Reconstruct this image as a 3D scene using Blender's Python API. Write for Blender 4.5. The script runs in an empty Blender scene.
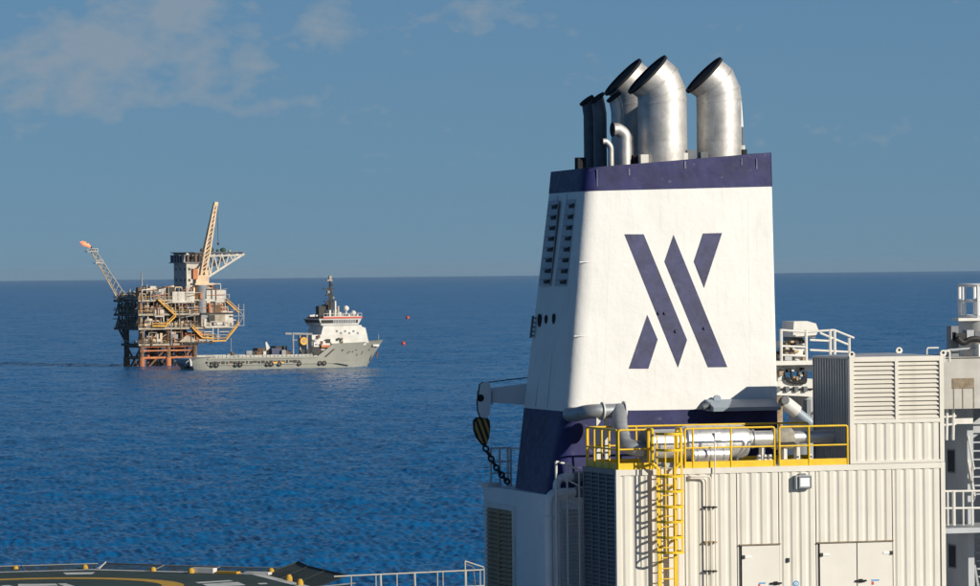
import bpy, math, random
import numpy as np
from mathutils import Vector, Matrix

sc = bpy.context.scene
C = sc.collection
V = Vector
rad = math.radians

# ---------------------------------------------------------------- camera
CAM = V((0, 0, 33.0))
FPX, CX, CY = 4500.0, 490.0, 293.0            # focal length in photo pixels
PITCH = (293.0 - 272.3) / FPX
ROLL = -math.atan(10.0 / 980.0)
cd = bpy.data.cameras.new("camera")
cam = bpy.data.objects.new("camera", cd)
C.objects.link(cam)
CROT = Matrix.Rotation(math.pi / 2 - PITCH, 3, 'X') @ Matrix.Rotation(ROLL, 3, 'Z')
cam.matrix_world = Matrix.Translation(CAM) @ CROT.to_4x4()
cd.sensor_width = 36.0
cd.lens = 36.0 * FPX / 980.0
cd.clip_start = 1.0
cd.clip_end = 120000.0
sc.camera = cam

# ---------------------------------------------------------------- sun and sky
SUN_AZ, SUN_EL = rad(126.0), rad(22.0)        # azimuth clockwise from +Y
SUN_DIR = V((math.sin(SUN_AZ) * math.cos(SUN_EL), math.cos(SUN_AZ) * math.cos(SUN_EL), math.sin(SUN_EL)))
sl = bpy.data.lights.new("sun", 'SUN')
sl.energy = 4.8
sl.angle = rad(0.55)
sl.color = (1.0, 0.93, 0.80)
so = bpy.data.objects.new("sun", sl)
C.objects.link(so)
so.rotation_euler = SUN_DIR.to_track_quat('Z', 'Y').to_euler()
so.location = (60, -60, 120)

w = bpy.data.worlds.new("World")
sc.world = w
w.use_nodes = True
nt = w.node_tree
nt.nodes.clear()
def wn(t, **k):
    n = nt.nodes.new(t)
    for a, b in k.items():
        setattr(n, a, b)
    return n
wout = wn('ShaderNodeOutputWorld')
bg = wn('ShaderNodeBackground')
bg.inputs['Strength'].default_value = 0.085
sky = wn('ShaderNodeTexSky')
sky.sky_type = 'NISHITA'
sky.sun_disc = False
sky.sun_elevation = SUN_EL
sky.sun_rotation = SUN_AZ
sky.altitude = 0
sky.air_density = 0.7
sky.dust_density = 0.0
sky.ozone_density = 10.0
tint = wn('ShaderNodeMix', data_type='RGBA', blend_type='MULTIPLY')
tint.inputs[0].default_value = 1.0
tint.inputs[7].default_value = (0.74, 0.71, 0.68, 1)
nt.links.new(sky.outputs[0], tint.inputs[6])
veil = wn('ShaderNodeMix', data_type='RGBA')          # even sea-haze veil over the whole sky
vs_ = wn('ShaderNodeSeparateXYZ')
vt_ = wn('ShaderNodeTexCoord')
nt.links.new(vt_.outputs['Generated'], vs_.inputs[0])
v1_ = wn('ShaderNodeMath', operation='SUBTRACT', use_clamp=True)
v1_.inputs[0].default_value = 1.0
nt.links.new(vs_.outputs[2], v1_.inputs[1])
v2_ = wn('ShaderNodeMath', operation='POWER')
nt.links.new(v1_.outputs[0], v2_.inputs[0]); v2_.inputs[1].default_value = 1.8
v3_ = wn('ShaderNodeMath', operation='MULTIPLY')
nt.links.new(v2_.outputs[0], v3_.inputs[0]); v3_.inputs[1].default_value = 0.68
nt.links.new(v3_.outputs[0], veil.inputs[0])
nt.links.new(tint.outputs[2], veil.inputs[6])
veil.inputs[7].default_value = (1.60, 3.05, 4.45, 1)
# thin evening cloud, placed by direction in the sky
tc = wn('ShaderNodeTexCoord')
mp = wn('ShaderNodeMapping')
mp.inputs['Scale'].default_value = (1, 1, 1.7)
nt.links.new(tc.outputs['Generated'], mp.inputs['Vector'])
n1 = wn('ShaderNodeTexNoise')
n1.inputs['Scale'].default_value = 150.0
n1.inputs['Detail'].default_value = 7.0
n1.inputs['Roughness'].default_value = 0.55
nt.links.new(mp.outputs[0], n1.inputs['Vector'])
n2 = wn('ShaderNodeTexNoise')
n2.inputs['Scale'].default_value = 34.0
n2.inputs['Detail'].default_value = 4.0
nt.links.new(mp.outputs[0], n2.inputs['Vector'])
def wmath(op, a, b=None):
    m = wn('ShaderNodeMath', operation=op)
    for i, x in enumerate((a, b)):
        if x is None:
            continue
        if isinstance(x, (int, float)):
            m.inputs[i].default_value = x
        else:
            nt.links.new(x, m.inputs[i])
    return m.outputs[0]
sep = wn('ShaderNodeSeparateXYZ')
nt.links.new(tc.outputs['Generated'], sep.inputs[0])
def blob(px, py, sx, sz):
    d = CROT @ V(((px - CX) / FPX, -(py - CY) / FPX, -1.0)).normalized()
    ax = wmath('MULTIPLY', wmath('SUBTRACT', sep.outputs[0], d.x), 1.0 / sx)
    az = wmath('MULTIPLY', wmath('SUBTRACT', sep.outputs[2], d.z), 1.0 / sz)
    q = wmath('ADD', wmath('MULTIPLY', ax, ax), wmath('MULTIPLY', az, az))
    front = wmath('GREATER_THAN', sep.outputs[1], 0.0)
    g = wmath('POWER', 2.718, wmath('MULTIPLY', q, -1.0))
    return wmath('MULTIPLY', g, front)
b = None
for px, py, rx, ry, k in ((112, 52, 78, 40, 1.0), (172, 8, 42, 30, 1.0), (40, 62, 50, 26, 0.8), (95, 92, 110, 22, 0.75), (180, 62, 48, 36, 0.78), (246, 72, 30, 28, 0.66),
                         (285, 106, 70, 14, 0.55), (326, 16, 30, 24, 0.85), (470, 20, 70, 16, 0.5), (900, 130, 120, 18, 0.38)):
    g = blob(px, py, rx / FPX * 1.25, ry / FPX * 1.25)
    g = wmath('MULTIPLY', g, k)
    b = g if b is None else wmath('MAXIMUM', b, g)
nn_ = wmath('ADD', wmath('MULTIPLY', wmath('SUBTRACT', n1.outputs[0], 0.5), 1.7), wmath('MULTIPLY', wmath('SUBTRACT', n2.outputs[0], 0.5), 1.0))
dens = wmath('MULTIPLY', wmath('SUBTRACT', wmath('ADD', b, nn_), 0.30), 1.6)
mr = wmath('MINIMUM', wmath('MAXIMUM', dens, 0.0), 1.0)
mr = wmath('MULTIPLY', wmath('POWER', mr, 0.8), 0.80)
cm = wn('ShaderNodeMix', data_type='RGBA')
nt.links.new(mr, cm.inputs[0])
nt.links.new(veil.outputs[2], cm.inputs[6])
cm.inputs[7].default_value = (2.95, 3.75, 4.55, 1)
nt.links.new(cm.outputs[2], bg.inputs['Color'])
nt.links.new(bg.outputs[0], wout.inputs[0])

sc.view_settings.view_transform = 'Standard'
sc.view_settings.look = 'None'
sc.view_settings.exposure = 0.0
sc.view_settings.gamma = 1.0

# ---------------------------------------------------------------- helpers
def ray(px, py):
    return CROT @ V(((px - CX) / FPX, -(py - CY) / FPX, -1.0))

class Frame:
    """A real place with its own heading; local x along, y deeper, z = height above the sea."""
    def __init__(s, origin, yaw):
        s.M = Matrix.Translation(V((origin.x, origin.y, 0))) @ Matrix.Rotation(yaw, 4, 'Z')
        s.I = s.M.inverted()
        s.o = s.I @ CAM
    def at(s, px, py, v):
        d = s.I.to_3x3() @ ray(px, py)
        return s.o + d * ((v - s.o.y) / d.y)
    def atz(s, px, py, z):
        d = s.I.to_3x3() @ ray(px, py)
        return s.o + d * ((z - s.o.z) / d.z)
    def atp(s, px, py, p, n):
        d = s.I.to_3x3() @ ray(px, py)
        return s.o + d * ((p - s.o).dot(n) / d.dot(n))

class MB:
    def __init__(s):
        s.v, s.f = [], []
    def add(s, vs, fs):
        k = len(s.v)
        s.v += [V(p) for p in vs]
        s.f += [tuple(i + k for i in f) for f in fs]
        return s
    def box(s, a, b):
        x0, x1 = sorted((a[0], b[0])); y0, y1 = sorted((a[1], b[1])); z0, z1 = sorted((a[2], b[2]))
        vs = [(x0, y0, z0), (x1, y0, z0), (x1, y1, z0), (x0, y1, z0), (x0, y0, z1), (x1, y0, z1), (x1, y1, z1), (x0, y1, z1)]
        return s.add(vs, [(0, 3, 2, 1), (4, 5, 6, 7), (0, 1, 5, 4), (1, 2, 6, 5), (2, 3, 7, 6), (3, 0, 4, 7)])
    def bar(s, p, q, w, h=None):
        h = h or w
        p, q = V(p), V(q)
        d = (q - p).normalized()
        up = V((0, 0, 1)) if abs(d.z) < 0.95 else V((0, 1, 0))
        a = d.cross(up).normalized(); c = a.cross(d).normalized()
        vs = []
        for e in (p, q):
            for i, j in ((-1, -1), (1, -1), (1, 1), (-1, 1)):
                vs.append(e + a * (i * w / 2) + c * (j * h / 2))
        return s.add(vs, [(3, 2, 1, 0), (4, 5, 6, 7), (0, 1, 5, 4), (1, 2, 6, 5), (2, 3, 7, 6), (3, 0, 4, 7)])
    def tube(s, pts, r, n=12, cap=True):
        pts = [V(p) for p in pts]
        m = len(pts)
        rs = r if isinstance(r, (list, tuple)) else [r] * m
        rings = []
        a = None
        for i in range(m):
            d = (pts[min(i + 1, m - 1)] - pts[max(i - 1, 0)]).normalized()
            if a is None:
                up = V((0, 0, 1)) if abs(d.z) < 0.9 else V((1, 0, 0))
                a = d.cross(up).normalized()
            else:
                a = (a - d * a.dot(d)).normalized()
            c = d.cross(a)
            rings.append([pts[i] + (a * math.cos(2 * math.pi * k / n) + c * math.sin(2 * math.pi * k / n)) * rs[i] for k in range(n)])
        return s.loft(rings, cap)
    def loft(s, rings, cap=True):
        n = len(rings[0])
        vs = [p for g in rings for p in g]
        fs = []
        for i in range(len(rings) - 1):
            for k in range(n):
                fs.append((i * n + k, i * n + (k + 1) % n, (i + 1) * n + (k + 1) % n, (i + 1) * n + k))
        if cap:
            fs.append(tuple(range(n - 1, -1, -1)))
            fs.append(tuple((len(rings) - 1) * n + k for k in range(n)))
        return s.add(vs, fs)
    def prism(s, pts, ext):
        pts = [V(p) for p in pts]
        e = V(ext)
        return s.loft([pts, [p + e for p in pts]])
    def ball(s, c, r, n=10, m=7, squash=1.0):
        c = V(c)
        rings = []
        for i in range(m + 1):
            t = math.pi * (0.02 + 0.96 * i / m)
            rings.append([c + V((math.sin(t) * math.cos(2 * math.pi * k / n) * r, math.sin(t) * math.sin(2 * math.pi * k / n) * r, -math.cos(t) * r * squash)) for k in range(n)])
        return s.loft(rings)
    def mesh(s, name, mat, base=V((0, 0, 0)), smooth=None):
        me = bpy.data.meshes.new(name)
        me.from_pydata([tuple(p - base) for p in s.v], [], s.f)
        me.materials.append(mat)
        me.validate()
        if smooth:
            me.shade_smooth()
            me.set_sharp_from_angle(angle=rad(smooth))
        return me

def bend(pts, r, n=6):
    """polyline with rounded corners"""
    pts = [V(p) for p in pts]
    out = [pts[0]]
    for i in range(1, len(pts) - 1):
        a, b_, c = pts[i - 1], pts[i], pts[i + 1]
        d1, d2 = (a - b_), (c - b_)
        k = min(r, d1.length * 0.49, d2.length * 0.49)
        p, q = b_ + d1.normalized() * k, b_ + d2.normalized() * k
        for j in range(n + 1):
            t = j / n
            out.append(p * (1 - t) ** 2 + b_ * 2 * t * (1 - t) + q * t * t)
    out.append(pts[-1])
    return out

class Thing:
    def __init__(s, fr, name, label, cat, base, group=None):
        s.base = V(base)
        s.fr = fr
        s.o = bpy.data.objects.new(name, None)
        s.o.empty_display_size = 0.3
        C.objects.link(s.o)
        s.o.matrix_world = fr.M @ Matrix.Translation(s.base)
        s.o['label'] = label
        s.o['category'] = cat
        if group:
            s.o['group'] = group
    def part(s, name, mb, mat, smooth=None, parent=None, label=None, stuff=False):
        o = bpy.data.objects.new(name, mb.mesh(name, mat, s.base, smooth))
        C.objects.link(o)
        o.parent = parent or s.o
        if label:
            o['label'] = label
        if stuff:
            o['kind'] = 'stuff'
        return o
    def copy(s, src, off, parent=None):
        o = src.copy()
        C.objects.link(o)
        o.parent = parent or src.parent
        o.location = V(src.location) + V(off)
        return o

# ---------------------------------------------------------------- materials
def mat(name, col, rough=0.55, metal=0.0, var=0.08, scale=1.5, streak=0.0, scol=(0.18, 0.10, 0.05), bump=0.0, spec=0.5, scuff=0.0, sccol=(0.6, 0.6, 0.62), vscale=6.0):
    m = bpy.data.materials.new(name)
    m.use_nodes = True
    t = m.node_tree
    bs = t.nodes['Principled BSDF']
    bs.inputs['Roughness'].default_value = rough
    bs.inputs['Metallic'].default_value = metal
    bs.inputs['Specular IOR Level'].default_value = spec
    tc = t.nodes.new('ShaderNodeTexCoord')
    def noise(sc_, mapping=None, detail=5.0):
        n = t.nodes.new('ShaderNodeTexNoise')
        n.inputs['Scale'].default_value = sc_
        n.inputs['Detail'].default_value = detail
        n.inputs['Roughness'].default_value = 0.6
        if mapping:
            mp = t.nodes.new('ShaderNodeMapping')
            mp.inputs['Scale'].default_value = mapping
            t.links.new(tc.outputs['Object'], mp.inputs[0])
            t.links.new(mp.outputs[0], n.inputs['Vector'])
        else:
            t.links.new(tc.outputs['Object'], n.inputs['Vector'])
        return n.outputs[0]
    def ramp(x, a, b_, lo=0.0, hi=1.0):
        r = t.nodes.new('ShaderNodeMapRange')
        r.inputs[1].default_value = a; r.inputs[2].default_value = b_
        r.inputs[3].default_value = lo; r.inputs[4].default_value = hi
        t.links.new(x, r.inputs[0])
        return r.outputs[0]
    def mix(f, a, b_, bt='MIX'):
        x = t.nodes.new('ShaderNodeMix')
        x.data_type = 'RGBA'; x.blend_type = bt
        for i, s_ in ((0, f), (6, a), (7, b_)):
            if isinstance(s_, (int, float)):
                x.inputs[i].default_value = s_
            elif isinstance(s_, tuple):
                x.inputs[i].default_value = (*s_[:3], 1)
            else:
                t.links.new(s_, x.inputs[i])
        return x.outputs[2]
    nb = noise(scale)
    lo = tuple(c * (1 - var * 1.6) for c in col)
    hi = tuple(min(1, c * (1 + var * 0.6)) for c in col)
    colr = mix(ramp(nb, 0.3, 0.7), lo, hi)
    if streak:
        s1 = noise(1.0, (vscale, vscale, 0.35), 6.0)
        s2 = noise(0.6)
        f = t.nodes.new('ShaderNodeMath'); f.operation = 'MULTIPLY'
        t.links.new(ramp(s1, 0.52, 0.8, 0, streak), f.inputs[0])
        t.links.new(ramp(s2, 0.35, 0.65), f.inputs[1])
        colr = mix(f.outputs[0], colr, scol)
    if scuff:
        s3 = noise(3.2, (1, 1, 1.4), 9.0)
        colr = mix(ramp(s3, 0.62, 0.68, 0, scuff), colr, sccol)
    t.links.new(colr, bs.inputs['Base Color'])
    r2 = noise(scale * 3)
    t.links.new(ramp(r2, 0.3, 0.7, max(0.02, rough - 0.08), min(1, rough + 0.08)), bs.inputs['Roughness'])
    if bump:
        bp = t.nodes.new('ShaderNodeBump')
        bp.inputs['Strength'].default_value = 0.5
        bp.inputs['Distance'].default_value = bump
        t.links.new(noise(1.1), bp.inputs['Height'])
        t.links.new(bp.outputs[0], bs.inputs['Normal'])
    return m

M_white = mat('funnel white paint', (0.80, 0.785, 0.745), 0.5, spec=0.3, var=0.035, scale=0.8, streak=0.38, scol=(0.46, 0.43, 0.38), bump=0.06)
M_navy = mat('navy paint', (0.023, 0.025, 0.110), 0.55, spec=0.3, var=0.25, scale=1.5, scuff=0.45, sccol=(0.16, 0.16, 0.26), bump=0.03)
M_navy_logo = mat('navy logo paint', (0.028, 0.032, 0.115), 0.55, var=0.3, scale=2.5, scuff=0.35, sccol=(0.10, 0.10, 0.20))
M_cream = mat('cream container paint', (0.715, 0.675, 0.595), 0.5, var=0.05, scale=0.7, streak=0.42, scol=(0.44, 0.38, 0.30), vscale=4.0)
M_creamdoor = mat('cream door paint', (0.71, 0.67, 0.60), 0.5, var=0.04, scale=1.2, streak=0.15, scol=(0.45, 0.40, 0.33))
M_housegrey = mat('pale house paint', (0.78, 0.785, 0.78), 0.5, var=0.06, scale=0.9, streak=0.25, scol=(0.45, 0.42, 0.38))
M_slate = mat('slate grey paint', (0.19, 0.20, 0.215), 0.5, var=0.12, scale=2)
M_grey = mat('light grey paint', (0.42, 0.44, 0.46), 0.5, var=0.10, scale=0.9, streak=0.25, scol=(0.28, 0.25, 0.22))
M_pale = mat('pale marine white paint', (0.70, 0.68, 0.63), 0.5, var=0.08, scale=1.4, streak=0.35, scol=(0.36, 0.24, 0.15))
M_bluegrey = mat('blue grey paint', (0.30, 0.36, 0.42), 0.45, var=0.06, scale=1.1)
M_steel = mat('brushed stainless steel', (0.62, 0.60, 0.57), 0.58, 0.7, var=0.16, scale=2.6, streak=0.55, scol=(0.32, 0.27, 0.22), bump=0.02)
M_alu = mat('aluminium cladding', (0.74, 0.73, 0.71), 0.45, 0.75, var=0.06, scale=2.4, bump=0.015)
M_galv = mat('galvanised duct', (0.36, 0.38, 0.40), 0.5, 0.5, var=0.15, scale=3.0)
M_dark = mat('black soot and gap shade', (0.012, 0.012, 0.014), 0.85, var=0.3)
M_darkpipe = mat('dark slate paint and pipe shade', (0.13, 0.14, 0.155), 0.5, var=0.2, scale=3, streak=0.3, scol=(0.03, 0.03, 0.035))  # dark gear colour; on the slim exhaust pipes it stands in for shade
M_yellow = mat('safety yellow paint', (0.84, 0.53, 0.010), 0.42, var=0.10, scale=5, scuff=0.25, sccol=(0.45, 0.30, 0.05))
M_rust = mat('rusted steel', (0.45, 0.32, 0.19), 0.8, var=0.35, scale=5)
M_rustpanel = mat('weathered brown panel', (0.27, 0.21, 0.14), 0.8, var=0.25, scale=6)
M_cloth = mat('grey insulation blanket', (0.36, 0.33, 0.27), 0.9, var=0.2, scale=6, bump=0.05)
M_glass = mat('lamp glass', (0.85, 0.88, 0.9), 0.12, var=0.02)
M_window = mat('dark window glass', (0.015, 0.018, 0.022), 0.08, var=0.1)
M_plate = mat('white sticker', (0.8, 0.8, 0.78), 0.5, var=0.03)
M_stickblue = mat('blue sticker', (0.02, 0.25, 0.55), 0.5, var=0.05)
M_stickred = mat('red sticker', (0.55, 0.06, 0.04), 0.5, var=0.05)
M_deckgreen = mat('helideck green paint', (0.026, 0.050, 0.040), 0.8, var=0.3, scale=0.8)
M_markyel = mat('deck marking yellow', (0.55, 0.32, 0.03), 0.75, var=0.15, scale=2)
M_markwhite = mat('deck marking white', (0.62, 0.62, 0.58), 0.75, var=0.15, scale=2)
M_hull = mat('red brown hull paint', (0.20, 0.05, 0.035), 0.6, var=0.15, scale=0.2)
M_deck = mat('steel deck grey green', (0.10, 0.13, 0.12), 0.8, var=0.2, scale=0.4)
M_scuff = mat('scuffed navy paint', (0.17, 0.17, 0.26), 0.7, var=0.3, scale=8)
M_weather = mat('weathered white steel', (0.47, 0.45, 0.41), 0.6, var=0.12, scale=1.5, streak=0.4, scol=(0.25, 0.17, 0.10))
M_net = mat('dark green netting', (0.050, 0.070, 0.058), 0.9, var=0.4, scale=4)
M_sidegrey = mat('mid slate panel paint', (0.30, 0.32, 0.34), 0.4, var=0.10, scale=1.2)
M_slot = mat('dark louvre slot', (0.045, 0.048, 0.052), 0.8, var=0.2)
M_chain = mat('dark chain steel', (0.03, 0.03, 0.032), 0.6, 0.3, var=0.3)

# ---------------------------------------------------------------- sea
def build_sea():
    rng = np.random.default_rng(4)
    H = 33.0
    nr, na = 1000, 1000
    q = np.linspace(H * FPX / 400.0, H * FPX / 7000.0, nr)
    r = H * FPX / q
    a0 = rad(9.0)
    a = np.linspace(-a0, a0, na)
    R_, A_ = np.meshgrid(r, a, indexing='ij')
    X = R_ * np.sin(A_)
    Y = R_ * np.cos(A_)
    dr = np.gradient(r)[:, None] * np.ones((1, na))
    Z = np.zeros_like(X)
    comps = []
    for _ in range(46):                                  # short chop running across the view
        comps.append((math.exp(rng.uniform(math.log(0.75), math.log(2.0))), rad(22) + rng.normal(0, rad(26)), 0.066))
    for _ in range(34):                                  # waves running towards the camera
        comps.append((math.exp(rng.uniform(math.log(2.2), math.log(7.5))), rad(-80) + rng.normal(0, rad(27)), 0.052))
    for _ in range(10):                                  # low swell
        comps.append((math.exp(rng.uniform(math.log(16.0), math.log(60.0))), rad(-70) + rng.normal(0, rad(25)), 0.012))
    for L, t, slope in comps:
        p = rng.uniform(0, 2 * math.pi)
        k = 2 * math.pi / L
        amp = slope / k
        f = np.clip((L / np.maximum(dr * abs(math.sin(t)) * 2.2, 0.05) - 0.8), 0, 1)
        s = np.sin(k * (X * math.cos(t) + Y * math.sin(t)) + p)
        Z += amp * f * (s + 0.3 * (s * s - 0.5))
    edge = np.clip((a0 - np.abs(A_)) / rad(0.8), 0, 1) * np.clip((R_ - 400) / 25.0, 0, 1) * np.clip((7000 - R_) / 1500.0, 0, 1)
    Z *= edge
    vs = np.stack([X, Y, Z], -1).reshape(-1, 3)
    i, j = np.meshgrid(np.arange(nr - 1), np.arange(na - 1), indexing='ij')
    b_ = (i * na + j).reshape(-1)
    fs = np.stack([b_, b_ + na, b_ + na + 1, b_ + 1], -1)
    fs = fs[:, ::-1]
    vs_all = [vs]; fs_all = [fs]
    off = len(vs)
    def patch(r_, a_):
        nonlocal off
        R2, A2 = np.meshgrid(r_, a_, indexing='ij')
        v2 = np.stack([R2 * np.sin(A2), R2 * np.cos(A2), np.zeros_like(R2)], -1).reshape(-1, 3)
        n2 = len(a_)
        i, j = np.meshgrid(np.arange(len(r_) - 1), np.arange(n2 - 1), indexing='ij')
        c = (i * n2 + j).reshape(-1) + off
        fs_all.append(np.stack([c + 1, c + n2 + 1, c + n2, c], -1))
        vs_all.append(v2)
        off += len(v2)
    far = np.array([7000, 9000, 13000, 20000, 30000, 40000.0])
    patch(far, np.linspace(-a0, a0, 41))
    patch(np.array([2.0, 400.0]), np.linspace(-a0, a0, 200))
    patch(np.array([2.0, 400, 900, 2000, 7000, 9000, 13000, 20000, 30000, 40000.0]), np.linspace(a0, 2 * math.pi - a0, 121))
    va = np.concatenate(vs_all).astype(np.float32)
    fa = np.concatenate(fs_all).astype(np.int32)
    me = bpy.data.meshes.new('sea')
    me.vertices.add(len(va)); me.vertices.foreach_set('co', va.ravel())
    me.loops.add(fa.size); me.loops.foreach_set('vertex_index', fa.ravel())
    me.polygons.add(len(fa))
    me.polygons.foreach_set('loop_start', np.arange(0, fa.size, 4, dtype=np.int32))
    me.polygons.foreach_set('loop_total', np.full(len(fa), 4, dtype=np.int32))
    me.update(calc_edges=True)
    me.shade_smooth()
    o = bpy.data.objects.new('sea', me)
    C.objects.link(o)
    o['kind'] = 'structure'
    m = bpy.data.materials.new('sea water')
    m.use_nodes = True
    t = m.node_tree
    bs = t.nodes['Principled BSDF']
    bs.inputs['Base Color'].default_value = (0.006, 0.102, 0.268, 1)
    bs.inputs['Roughness'].default_value = 0.20
    bs.inputs['IOR'].default_value = 1.333
    # chop finer than the mesh: unfiltered slope noise added to the wave normal
    tcn = t.nodes.new('ShaderNodeTexCoord')
    geo = t.nodes.new('ShaderNodeNewGeometry')
    acc = geo.outputs['Normal']
    # chop that the far mesh is too coarse to carry goes into the slope noise instead
    ln = t.nodes.new('ShaderNodeVectorMath'); ln.operation = 'LENGTH'
    t.links.new(tcn.outputs['Object'], ln.inputs[0])
    lod = t.nodes.new('ShaderNodeMapRange')
    lod.inputs[1].default_value = 600.0; lod.inputs[2].default_value = 2400.0
    lod.inputs[3].default_value = 1.0; lod.inputs[4].default_value = 2.3
    t.links.new(ln.outputs['Value'], lod.inputs[0])
    for sc_, det, k in ((0.05, 3.0, 0.40), (0.30, 3.0, 0.7), (1.1, 2.0, 1.15)):
        mp_ = t.nodes.new('ShaderNodeMapping')
        mp_.inputs['Rotation'].default_value = (0, 0, rad(12))
        mp_.inputs['Scale'].default_value = (0.8, 0.7, 1)
        t.links.new(tcn.outputs['Object'], mp_.inputs[0])
        n = t.nodes.new('ShaderNodeTexNoise')
        n.inputs['Scale'].default_value = sc_
        n.inputs['Detail'].default_value = det
        n.inputs['Roughness'].default_value = 0.55
        t.links.new(mp_.outputs[0], n.inputs['Vector'])
        sb = t.nodes.new('ShaderNodeVectorMath'); sb.operation = 'SUBTRACT'
        t.links.new(n.outputs['Color'], sb.inputs[0]); sb.inputs[1].default_value = (0.5, 0.5, 0.5)
        ml = t.nodes.new('ShaderNodeVectorMath'); ml.operation = 'MULTIPLY'
        t.links.new(sb.outputs[0], ml.inputs[0]); ml.inputs[1].default_value = (k, k, 0)
        m2 = t.nodes.new('ShaderNodeVectorMath'); m2.operation = 'SCALE'
        t.links.new(ml.outputs[0], m2.inputs[0]); t.links.new(lod.outputs[0], m2.inputs['Scale'])
        ad = t.nodes.new('ShaderNodeVectorMath'); ad.operation = 'ADD'
        t.links.new(acc, ad.inputs[0]); t.links.new(m2.outputs[0], ad.inputs[1])
        acc = ad.outputs[0]
    nz = t.nodes.new('ShaderNodeVectorMath'); nz.operation = 'NORMALIZE'
    t.links.new(acc, nz.inputs[0])
    t.links.new(nz.outputs[0], bs.inputs['Normal'])
    me.materials.append(m)
build_sea()

# ---------------------------------------------------------------- the drillship: frame, deck
YAW = rad(17.0)
org = CAM + ray(616, 470) * (125.0)
S = Frame(org, YAW)
ROOF = S.at(616, 470, 0).z
DECK_Z = 12.6
def build_hull():
    mb = MB()
    prof = [(-34, -45), (34, -45), (34, 95), (26, 122), (12, 138), (0, 142), (-12, 138), (-26, 122), (-34, 95)]
    mb.loft([[V((x * k, y, z)) for x, y in prof] for z, k in ((-6, 0.96), (4, 1.0), (DECK_Z, 1.0))])
    o = bpy.data.objects.new('ship_hull', mb.mesh('ship_hull', M_hull))
    C.objects.link(o); o.matrix_world = S.M; o['kind'] = 'structure'
    mb = MB()
    mb.loft([[V((x * 0.995, y * 0.995, z)) for x, y in prof] for z in (DECK_Z + 0.004, DECK_Z + 0.03)])
    o = bpy.data.objects.new('deck', mb.mesh('deck', M_deck))
    C.objects.link(o); o.matrix_world = S.M; o['kind'] = 'structure'
build_hull()

CB = ROOF - 4.7                                 # container floor level
t = Thing(S, 'deckhouse_block', 'pale grey steel deckhouse block carrying the cream generator container', 'deckhouse', (5, 2, DECK_Z + 0.03))
t.part('casing', MB().box((-6.5, -1.2, DECK_Z + 0.03), (16, 14, CB - 0.02)), M_grey)

# ---------------------------------------------------------------- generator container
UR = S.at(945, 462, 0).x
CD = 2.9                                        # depth
WALLB = 0.07
def corr(mb, u0, u1, z0, z1, v, per=0.292, dep=0.030, axis='u'):
    n = max(1, round((u1 - u0) / per))
    p = (u1 - u0) / n
    prof = []
    for i in range(n):
        a = u0 + i * p
        prof += [(a, dep), (a + p * 0.16, dep), (a + p * 0.36, 0), (a + p * 0.80, 0)]
    prof.append((u1, dep))
    def P(a, d, z):
        return V((a, v + d, z)) if axis == 'u' else V((v + d, a, z))
    vs = [P(a, d, z0) for a, d in prof] + [P(a, d, z1) for a, d in prof]
    k = len(prof)
    fs = [(i, i + 1, k + i + 1, k + i) for i in range(k - 1)]
    # closed at the back
    vs += [P(u0, dep + 0.02, z0), P(u1, dep + 0.02, z0), P(u0, dep + 0.02, z1), P(u1, dep + 0.02, z1)]
    fs += [(2 * k + 1, 2 * k, 2 * k + 2, 2 * k + 3), (0, k, 2 * k + 2, 2 * k), (k - 1, 2 * k + 1, 2 * k + 3, 2 * k - 1)]
    mb.add(vs, fs)

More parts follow.
